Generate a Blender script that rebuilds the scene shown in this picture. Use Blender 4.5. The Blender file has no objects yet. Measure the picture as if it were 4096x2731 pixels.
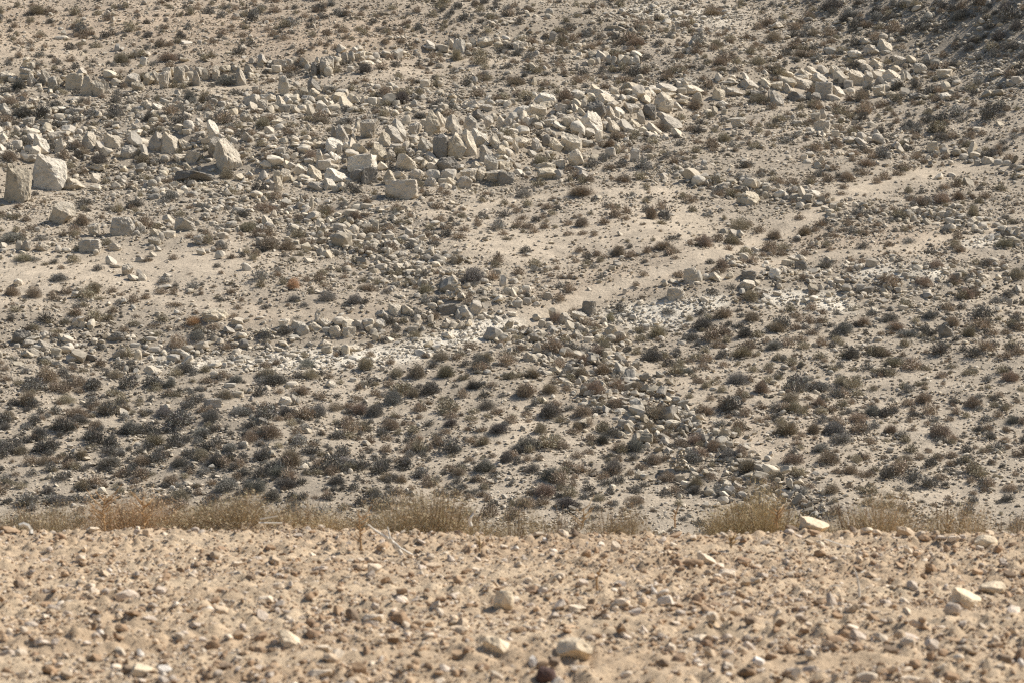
# positions read off the photograph: x, y, width, height, shape (b block, c squared, f flat, r round, w tilted slab, p pointed; +d dark, +p pale)
ROCKS = {
(0,0): """60,700,130,80,b 280,740,80,130,p 415,720,110,140,b 480,770,80,120,p 545,760,90,100,b 675,760,150,150,c 785,800,110,170,b 890,820,110,140,b 960,800,70,130,p 1060,760,100,80,b 1200,740,140,130,b 1270,800,110,90,b 1360,730,100,120,b 1440,720,90,120,b 1500,740,100,160,p 1545,680,50,100,p 1650,690,90,140,c 1710,630,50,60,b 1735,700,80,80,b 1800,730,70,140,p 1830,660,110,80,f 1880,690,70,100,b 1985,680,70,140,p 2060,640,120,80,f 2165,625,90,60,r 2205,720,90,150,w 2290,650,80,80,b
2110,490,90,40,f 2230,445,70,60,b 1310,570,60,80,b 1690,550,100,40,f 1075,440,60,70,p 1330,500,100,50,f 770,180,40,40,b 580,310,50,60,b 560,350,120,40,f 1700,390,120,40,f 1830,390,40,40,b
40,1010,110,110,b 245,990,130,60,b 425,1020,90,90,b 500,1010,60,50,b 540,1080,100,70,b 260,1130,110,100,b 390,1130,160,70,f 590,1140,120,50,f 660,1190,70,50,b 720,1020,90,50,f 1340,970,90,90,b 1410,1110,90,60,b 1440,980,120,60,f 1510,940,80,70,b 1550,1010,60,80,b 1500,1090,70,60,b 1630,860,60,60,b 1960,940,70,60,b 2050,900,70,40,f 1985,890,60,40,f 2130,1030,120,60,f 2240,1080,80,90,b 1910,1080,80,90,p 1830,1110,60,50,b 1640,1180,80,70,b 1720,1220,100,80,b 1840,1230,100,50,f
385,1330,130,170,wp 510,1260,150,90,f 530,1350,70,140,p 290,1460,160,70,f 820,1300,120,150,w 1030,1300,150,130,b 1190,1230,80,60,b 1180,1410,140,140,b 970,1380,110,50,f 1320,1300,110,60,f 1430,1320,140,180,w 1550,1330,160,200,b 1320,1400,60,120,p 1690,1340,140,100,b 1650,1460,130,80,f 1960,1200,100,160,wp 1975,1350,120,160,b 2090,1440,230,280,w 1770,1450,130,110,f 1510,1460,70,60,b 2000,1320,130,50,f 2110,1220,80,40,f 2270,1260,80,90,b 2240,1160,70,40,f 880,1540,160,60,f 155,1690,230,330,b 450,1590,290,310,bp 1790,1620,380,110,bd""",
(1,0): """1870,430,110,130,c 1800,410,80,100,b 1690,440,100,60,f 1950,440,60,80,b 2000,390,60,90,b 2100,390,140,100,b 2225,410,80,50,f 2170,220,80,50,b 2290,350,90,40,f 1780,385,200,30,f
750,520,70,60,b 810,530,60,80,b 870,530,60,90,p 960,520,100,90,b 1020,500,100,60,b 1110,520,60,70,b 1190,500,80,60,b 1350,490,130,50,f 1270,480,60,40,b 1010,580,160,50,f 1110,570,80,40,f
210,600,120,90,c 130,590,70,70,b 40,590,60,80,b 300,590,80,80,b 350,560,60,60,b 445,580,90,90,b 480,630,60,80,b 525,640,50,120,p 570,640,50,90,p 600,640,40,90,p 640,610,110,160,b 680,590,60,110,p 560,560,50,60,b 660,660,80,90,b 745,610,60,50,b 870,640,60,60,b
260,800,90,170,p 520,790,110,120,wd 525,860,110,90,b 435,850,80,80,b 590,910,130,60,f 310,895,70,60,r 360,860,60,50,b 230,960,90,130,w 110,910,130,80,f 270,1000,80,70,b 310,950,50,60,b 60,960,100,100,b 500,1010,70,90,b 600,1000,80,60,b 640,1040,90,80,b 720,990,120,60,f 760,900,150,100,b 780,850,100,60,f 885,910,70,90,b 680,820,120,60,f 1020,940,60,60,b 1130,930,60,60,b 1200,1010,60,50,b 1290,950,70,50,b 1450,960,70,70,b 1520,900,80,60,b 1380,1000,40,50,b 1470,890,50,60,b 1270,920,60,60,b 1550,770,80,70,f 1700,770,70,60,b 2000,740,70,70,r 1940,760,90,60,f 2000,970,130,80,r 2120,990,110,70,b 2050,1060,120,100,bd 2150,950,80,60,b
200,1130,130,60,f 340,1080,180,50,f 130,1200,90,70,b 210,1170,80,60,b 160,1260,180,60,f 40,1240,80,50,b 250,1300,80,60,b 350,1280,80,60,b
725,1220,60,90,p 790,1230,110,140,w 840,1200,60,90,w 920,1170,50,80,p 1010,1190,160,180,b 900,1270,30,60,p 1180,1290,110,130,w 1260,1240,150,150,w 1320,1200,110,180,w 1370,1110,70,90,p 1440,1200,90,130,b 1490,1170,70,100,b 1540,1130,60,60,b 1440,1270,90,60,f 1620,1140,130,210,p 1700,1110,100,150,b 1810,1160,150,190,b 1975,1140,110,130,p 2130,1120,90,110,b 2180,1080,60,70,p 2260,1130,90,130,b 2320,1150,70,110,p
1560,1340,140,130,b 1690,1360,130,180,cd 1840,1350,180,230,b 1960,1330,120,240,w 2050,1250,130,120,wp 2080,1310,120,100,b 2190,1300,120,130,b 2310,1290,100,80,b 2130,1430,130,160,w 2250,1400,90,120,b 2310,1420,80,90,b
710,1350,140,150,wp 840,1350,120,80,fp 760,1370,40,80,p 950,1380,160,100,b 460,1340,120,80,r 580,1330,80,60,b 540,1310,70,50,b 970,1520,250,180,cp 1120,1420,150,160,w 1090,1330,80,60,b 1240,1430,80,100,p 1290,1350,100,60,b 1370,1340,70,80,b 1380,1500,190,150,b 1500,1420,60,60,b 1770,1520,190,150,rd 1650,1480,60,40,b 2030,1530,100,90,b 2160,1500,120,140,b 2290,1530,120,80,f 590,1460,80,140,w 720,1450,120,100,bp 510,1490,40,70,p 350,1440,60,50,b 220,1400,100,90,b 270,1460,70,80,b 150,1470,80,60,b 700,1540,120,60,b 580,1540,60,60,p 660,1510,60,60,b""",
(2,0): """365,340,60,90,b 80,420,120,70,f 340,120,70,80,b 150,140,60,50,b 1220,265,60,60,r 1170,255,60,60,b 1350,150,90,60,f 940,260,150,40,f 930,475,50,50,w 1050,560,50,80,p 990,560,50,80,p 1025,570,40,70,p 890,555,50,80,p 930,560,40,70,p 860,555,50,50,b 1100,565,50,70,p 1145,560,50,80,p 790,560,60,60,b 730,575,60,60,b 980,480,60,40,b 200,620,60,90,b 200,750,50,70,p 600,610,30,50,p 1640,470,80,60,b 1590,470,60,50,b
830,860,220,80,w 735,860,110,70,w 940,845,70,70,r 860,920,170,100,w 750,910,60,50,b 1110,800,200,90,w 1270,850,100,90,b 1210,800,120,40,f 1430,820,190,100,w 1440,880,140,60,b 1580,780,140,60,f 1620,750,160,60,f 1650,830,230,90,w 1560,840,80,60,b 1690,900,80,90,p 1590,910,90,70,b 1895,870,110,110,b 1990,820,200,60,w 2020,850,180,80,w 2180,780,160,90,w 1990,760,180,40,f 2260,870,150,80,fd
310,910,200,110,rp 330,970,120,70,f 110,1030,190,110,rp 250,1010,140,110,b 460,1000,140,80,f 620,890,90,70,w 660,960,50,90,b 770,1020,170,170,rd 900,1040,80,110,w 970,1020,110,70,wp 960,1070,60,90,b 1110,1000,160,100,f 1190,880,150,70,f 1390,940,170,170,r 1350,905,70,50,rd 1260,1030,120,140,rd 1530,990,90,90,w 1190,1080,60,120,w 1110,1130,120,70,b 740,1140,190,200,wp 600,1210,130,80,b 700,1220,120,80,b 560,1110,100,80,b 500,1120,80,90,b 350,1130,110,70,b 240,1160,80,60,b 920,1170,120,110,w 995,1170,40,70,p 960,1150,40,60,p 800,1260,70,100,w 1410,1070,150,70,w 1470,1150,170,130,w 1510,1220,100,70,f 1270,1230,110,50,f 1410,1260,60,50,b 1270,1440,60,50,b 1130,1430,70,100,w 910,1400,80,80,b 1770,1500,60,60,r 2080,1130,150,100,b 1090,1200,60,50,b 1760,1195,70,30,f 1860,1020,50,70,w 1800,1030,90,50,f 1940,960,120,70,bp 1950,1030,50,50,b 90,1320,160,120,b 30,1340,60,130,b 210,1330,70,110,b 310,1290,70,100,bd 400,1340,150,120,b 550,1320,180,170,b 650,1300,80,60,b 700,1320,100,60,f 320,1200,80,40,f 600,1460,120,150,p 310,1540,180,80,r 430,1510,110,80,f 180,1410,80,50,b 50,1530,70,60,b 330,1410,60,40,b 640,1550,160,40,f""",
(3,0): """480,80,30,40,b 250,180,50,30,f 380,180,70,40,f 90,240,120,70,f 20,245,40,30,b 1280,30,80,80,r 1060,345,90,70,b 1130,370,60,50,b 900,385,130,60,w 1080,420,130,100,w 960,460,150,80,w 1075,490,100,50,w 810,505,150,80,fp 1210,560,120,100,b 1320,545,90,60,b 1460,540,60,80,b 850,590,100,80,b 920,630,100,70,w 1020,590,130,80,w 1180,640,110,70,w 1400,630,120,90,r 1540,590,80,80,b 1620,680,140,90,b 340,680,130,80,b 400,650,130,70,w 510,640,100,70,b 480,730,130,100,w 630,660,130,110,b 280,710,170,80,w 300,770,200,110,b 160,740,110,70,w 90,800,110,90,b 190,820,120,90,w 510,840,150,150,c 290,890,200,100,wd 380,890,50,70,p 440,900,100,90,bd 640,850,160,100,w 600,900,120,60,f 90,910,110,130,w 30,890,60,110,w 740,780,80,80,b 750,840,100,60,f 820,720,150,150,b 930,720,90,110,b 1010,690,90,70,b 1020,750,80,80,bd 1150,700,170,100,w 1190,770,110,90,b 1240,720,40,100,p 930,790,110,80,b 1030,840,120,110,b 1140,870,120,70,b 1090,810,70,60,p 1260,840,100,70,b 1370,890,130,60,fd 1640,890,110,70,bp 1630,800,90,80,w 1430,825,60,30,f 2120,680,150,60,f 2290,740,100,70,b 1780,590,90,40,f
510,1050,60,80,p 440,1080,80,80,b 500,1160,140,90,c 380,1200,60,50,b 495,1240,30,60,p 520,1210,40,60,p 640,1160,90,40,f 960,1150,80,60,b 760,1290,130,70,b 590,1280,70,50,b 570,1240,80,30,f 1510,1350,90,90,c 1620,1390,90,60,b 1000,1220,60,60,b 1100,1300,50,40,b 1290,1290,60,40,b 1920,1190,80,40,f 2130,1140,70,60,b 390,1420,80,50,b 340,1450,60,50,b 360,1490,80,50,b 490,1470,60,60,b 470,1520,80,60,b 550,1540,60,50,b 520,1410,50,40,b 190,1450,60,40,b 1805,1445,90,60,b 1900,1430,90,60,c 2025,1475,110,70,b 2120,1495,80,60,b 2195,1500,80,50,b 1920,1500,50,50,b 2320,1545,60,50,r""",
(0,1): """660,130,200,100,w 870,70,80,80,w 870,160,100,60,b 550,395,220,200,b 1110,520,210,170,c 860,550,110,120,b 820,695,190,110,c 1700,500,190,120,b 1545,450,110,80,b 1440,490,80,50,b 1280,520,100,100,b 1240,490,60,60,b 1440,580,140,80,b 1420,650,110,80,b 1555,590,100,70,f 1820,640,100,90,b 1480,610,50,70,b 1390,710,50,50,b 1450,715,50,40,b 1050,705,120,70,r 240,690,80,80,b 175,690,60,80,b 390,700,130,70,b 530,720,70,60,b 210,750,70,30,f 30,690,60,50,f 30,730,80,30,f 1015,825,100,70,b 880,750,50,50,b 1170,910,100,90,b 1270,940,60,60,b 1215,985,110,50,f 1310,985,80,70,b 1070,880,120,30,f 1540,960,90,40,f 1515,995,80,20,f 1290,820,90,50,b 1410,770,60,50,b 1520,1070,120,40,f 1740,1105,80,40,f 2260,885,80,70,r 2020,770,90,70,b 1840,750,80,60,w 2050,600,100,60,b 2090,560,60,50,b 2030,670,70,60,b 1960,720,50,40,b 1900,740,60,40,b 1970,1340,240,130,r 2170,1390,130,80,b 2100,1460,100,60,b 2190,1440,80,50,b 1130,100,70,40,f 1400,120,80,70,b 960,150,40,30,b 190,1530,150,120,bd 290,1545,130,60,b 1070,1530,150,90,rd 1200,1530,100,50,c 980,1520,110,40,f 1380,1550,110,40,f 570,1540,70,70,w""",
(1,1): """200,70,80,120,p 260,40,100,100,w 150,150,40,110,p 210,130,60,130,w 540,30,130,130,w 740,50,200,130,wp 670,130,110,100,w 800,150,110,80,b 840,95,90,60,b 540,150,160,90,r 730,170,60,50,b 1030,50,140,150,cd 920,60,100,120,pd 1230,70,110,130,w 1330,50,120,80,b 1470,40,120,90,r 1630,45,130,100,r 1340,180,280,170,c 1600,110,100,80,r 1720,100,80,50,b 1800,110,120,90,b 1910,110,130,110,r 1960,50,150,130,b 2060,40,90,130,b 2190,60,170,120,b 2290,80,140,120,cd
500,320,40,100,p 250,300,110,50,f 360,520,90,60,w 110,470,90,100,w 60,540,110,70,b 40,590,90,50,f 25,660,50,80,b 290,590,60,60,b 475,460,70,40,b 590,470,80,50,b 570,510,60,60,b 690,460,80,60,b 460,700,90,70,b 790,600,80,70,w 890,600,130,40,f 920,655,130,40,f 1230,610,90,50,r 1350,625,90,50,r 1130,620,60,60,r 1400,580,60,90,w 1100,510,50,90,p 1000,400,100,40,f 930,340,90,60,f 1020,330,110,50,f 1150,370,90,40,f 1060,690,60,40,f 1300,760,90,40,f 1220,740,30,90,w 1480,730,60,50,b 1510,680,30,70,p 1330,890,110,70,w 1080,925,90,50,r 1070,870,70,40,r 1210,840,60,50,b 980,885,80,40,r 950,850,60,40,b 900,830,60,50,b 840,850,60,40,b 480,825,80,40,b 690,885,50,40,r 1280,1000,40,80,p 1490,940,60,70,c 1410,950,90,60,bd 1540,1035,50,60,p 1735,1035,110,80,wd
1760,1280,160,90,cd 1270,1280,120,120,b 1395,1290,120,100,b 1175,1325,150,80,b 1230,1385,110,60,c 1480,1370,60,60,r 1550,1335,60,50,b 1615,1245,90,60,b 1690,1215,70,50,b 1930,1310,160,130,b 2020,1260,130,130,b 2110,1250,80,70,b 1860,1325,50,80,p 1740,1420,90,60,r 1810,1425,60,70,b 1880,1425,80,70,c 1950,1400,80,60,b 1600,1360,60,70,b 2120,1330,100,60,b 2230,1365,90,60,b 2070,1355,60,60,b 2300,1340,70,40,b 2260,1020,70,100,w 2220,940,80,70,b 2310,1110,90,70,b
580,1345,80,110,p 255,1410,100,90,b 380,1420,130,80,b 430,1475,110,120,r 535,1440,120,90,b 640,1400,130,80,b 730,1480,100,100,c 850,1495,110,110,c 645,1470,70,60,b 945,1415,110,90,b 830,1390,150,80,b 1040,1410,80,90,b 1130,1420,110,100,b 1080,1475,70,50,b 1170,1480,70,40,r 350,1535,100,50,c 635,1515,60,50,b 1090,1530,60,80,p 1440,1460,90,60,b 1530,1455,60,50,b 1225,1550,80,40,r 1770,1520,130,70,b 2190,1500,110,80,b""",
(2,1): """80,20,110,60,r 350,30,220,110,b 430,35,90,80,r 650,40,130,80,b
1670,35,110,60,b 1770,55,90,60,c 1890,75,60,80,b 2010,100,120,50,c 1780,95,60,30,c 1850,100,40,30,b 1950,130,50,40,b 2250,130,90,60,b 1620,20,60,50,b 2180,255,190,110,w 2330,230,60,70,b 1400,60,60,60,b 1520,45,60,40,b 2290,200,60,50,b
1420,400,150,60,b 1650,965,130,130,c 1725,975,60,90,p 1780,980,80,60,b 1870,975,110,80,b 2000,965,80,60,b 2175,970,130,90,cd 2160,1050,160,90,b 1505,1140,160,120,c 1480,1015,90,40,r 1650,1045,50,50,b 1700,1040,70,40,b 1400,1030,60,50,b 1770,1190,80,60,b 700,1265,110,120,cd 610,1335,130,80,b 490,1360,130,90,w 370,1310,80,90,b 340,1420,70,60,w 270,1410,60,70,w 540,1420,80,80,w 910,1475,110,110,r 905,1540,90,70,r 700,1550,80,50,b 600,1505,110,80,b 330,1160,70,70,w 130,1100,80,80,w 20,1120,50,80,b 220,1230,80,50,r 230,1345,80,50,b 140,1200,70,60,b 50,1230,90,70,b 1165,625,40,30,r 340,900,60,40,b 960,845,60,40,b 920,895,60,40,b 670,880,40,35,r 1135,1080,50,20,c 1035,1110,40,50,b 710,1095,40,40,b 540,1115,50,30,b 805,1020,50,30,b 2040,565,90,50,f 1950,560,80,50,f 2100,580,70,60,w 2150,720,80,50,w 2130,790,80,60,b 2240,725,70,40,f 1930,440,60,30,b 1610,500,40,35,b 360,660,50,25,r 2310,1200,60,60,b 430,1460,60,40,b""",
(3,1): """110,220,110,80,rp 240,240,110,60,b 320,210,60,110,p 350,165,60,40,c 430,215,100,70,b 380,210,60,60,b 300,320,80,60,c 365,330,60,50,b 520,350,80,50,b 600,330,60,50,b 630,320,50,50,b 600,265,50,40,b 800,315,50,50,c 760,265,50,40,b 595,415,60,40,b 1350,365,100,70,b 1290,400,50,70,p 1490,410,110,60,b 1590,410,90,70,b 1670,400,70,60,c 1730,405,60,50,c 1680,460,90,60,b 1750,475,80,50,b 1790,440,70,60,b 1870,475,60,60,b 1900,530,70,60,b 1970,510,100,70,b 1940,450,60,50,b 1580,55,90,50,w 1840,105,100,70,b 1690,40,70,40,b
180,850,110,60,b 310,875,110,90,cd 240,810,140,60,b 60,950,110,90,rp 950,850,100,70,b 415,1075,90,70,c 490,1075,50,50,c 775,1080,50,50,c 850,1075,80,60,c 920,1100,110,60,cd 660,1020,80,50,w 560,1140,50,50,b 850,1160,60,50,c 1070,1110,70,50,b 1450,1130,50,60,b 1080,1060,60,50,b 1190,1060,70,50,b 1370,900,120,60,w 1260,960,60,50,c 1980,980,130,60,b 1670,1060,60,50,c 1240,1265,70,50,w 1650,1480,140,120,bd 2300,1090,60,70,b 2225,1215,40,70,r 840,1530,50,40,b 735,845,50,40,b 310,965,70,40,b 80,1130,80,40,b 1300,1160,60,40,b 1920,1290,60,50,w""",
(0,2): """270,20,130,70,b 410,35,120,90,w 510,100,80,70,w 255,115,130,70,b 600,70,110,60,r 680,155,130,90,b 820,150,120,60,rd 155,40,50,40,b 340,55,80,60,b 155,200,110,40,f 1420,75,100,50,w 1240,40,90,50,b 1270,130,60,100,w 1700,130,90,70,rp 1720,65,110,60,r 1400,265,160,80,w 1235,330,120,60,rd 1950,570,150,90,c 1130,645,90,70,r 1970,300,80,60,b 1155,250,50,60,b 2180,490,100,60,w 2110,400,100,40,f 2240,20,90,70,rd 2240,950,80,70,b 2200,85,60,50,b 2290,65,70,40,b 445,1235,50,60,p 500,1245,60,50,r 1120,1170,60,50,b 2160,105,80,70,w 1580,1340,50,40,bp 1080,1355,60,50,r 1080,165,40,50,b""",
(1,2): """640,25,110,80,b 880,70,170,70,f 820,80,70,80,w 690,390,120,80,b 990,380,60,50,r 270,545,120,90,r 70,655,120,80,b 50,730,110,70,rd 480,820,60,50,b 890,350,60,40,b 1160,240,40,50,p 1580,25,90,60,w 650,75,90,60,b 330,390,110,50,f 2060,275,60,40,b 2240,35,60,50,b 430,1150,100,60,b 870,1190,50,50,b 1500,760,50,30,r 330,130,90,50,r 340,515,50,60,w 380,540,40,60,p 2270,170,60,40,b 185,70,50,40,r 900,150,140,50,fp 1430,50,100,40,b 140,1020,60,50,b""",
(2,2): """90,55,90,50,b 240,60,60,90,p 330,95,90,60,w 250,135,80,60,b 170,150,130,90,b 330,175,100,50,f 780,150,50,60,w 895,150,110,60,b 985,150,60,40,c 960,195,140,50,f 1000,250,110,100,w 520,250,70,80,wd 330,290,90,40,f 420,265,110,70,b 480,345,110,50,f 515,385,80,60,b 600,370,60,70,w 1040,315,60,60,b 960,350,70,60,b 1130,350,90,50,b 1130,480,90,60,b 710,470,110,50,b 560,470,60,40,b 830,520,80,60,b 690,545,80,50,w 770,570,120,60,b 660,575,100,40,f 300,535,50,50,b 1040,530,80,40,f 1110,530,60,50,b 1160,550,60,50,b 1440,490,50,50,c 1490,555,70,40,f 1530,615,60,40,r 1480,600,50,40,b 1580,670,130,80,b 1610,610,50,60,w 1590,780,120,70,b 1680,770,70,60,b 1720,750,50,60,w 1005,745,70,60,b 1080,765,80,80,w 955,710,70,40,b 990,635,120,50,f 1080,670,90,60,w 1190,670,70,80,b 1190,755,80,40,b 1000,855,70,60,r 1060,845,60,60,b 1180,840,80,60,b 1450,1000,80,60,w 1190,1005,50,50,r 1160,1220,60,90,b 1870,890,100,50,f 1960,930,60,60,w 1900,920,60,60,b 1880,840,70,60,w 1820,860,60,50,w 2000,940,60,50,b 1240,950,60,50,b 1560,900,50,40,b 1600,1310,90,70,b 1550,1260,90,50,w 1840,1220,130,60,b 1985,1320,110,80,b 1810,1385,80,60,w 1960,1400,90,60,b 2110,1400,70,50,c 1950,1455,110,60,w 1790,1500,80,60,b 2270,1400,60,60,b 2320,1440,80,70,b 1540,1420,50,50,b 1880,1490,70,40,b 2260,1180,80,40,b 1670,1180,90,50,f""",
(3,2): """130,1380,110,50,f 205,1310,60,40,b 260,1350,80,70,b 510,1375,40,50,c 30,1450,80,40,f 575,280,50,40,r 930,325,50,40,r 1470,340,50,40,r 1900,270,80,50,b 90,1275,50,50,p 1125,990,60,40,r 440,460,40,40,b 130,470,60,40,b 60,1420,60,50,b 370,1500,120,50,f 410,1430,60,50,b""",
}
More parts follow.
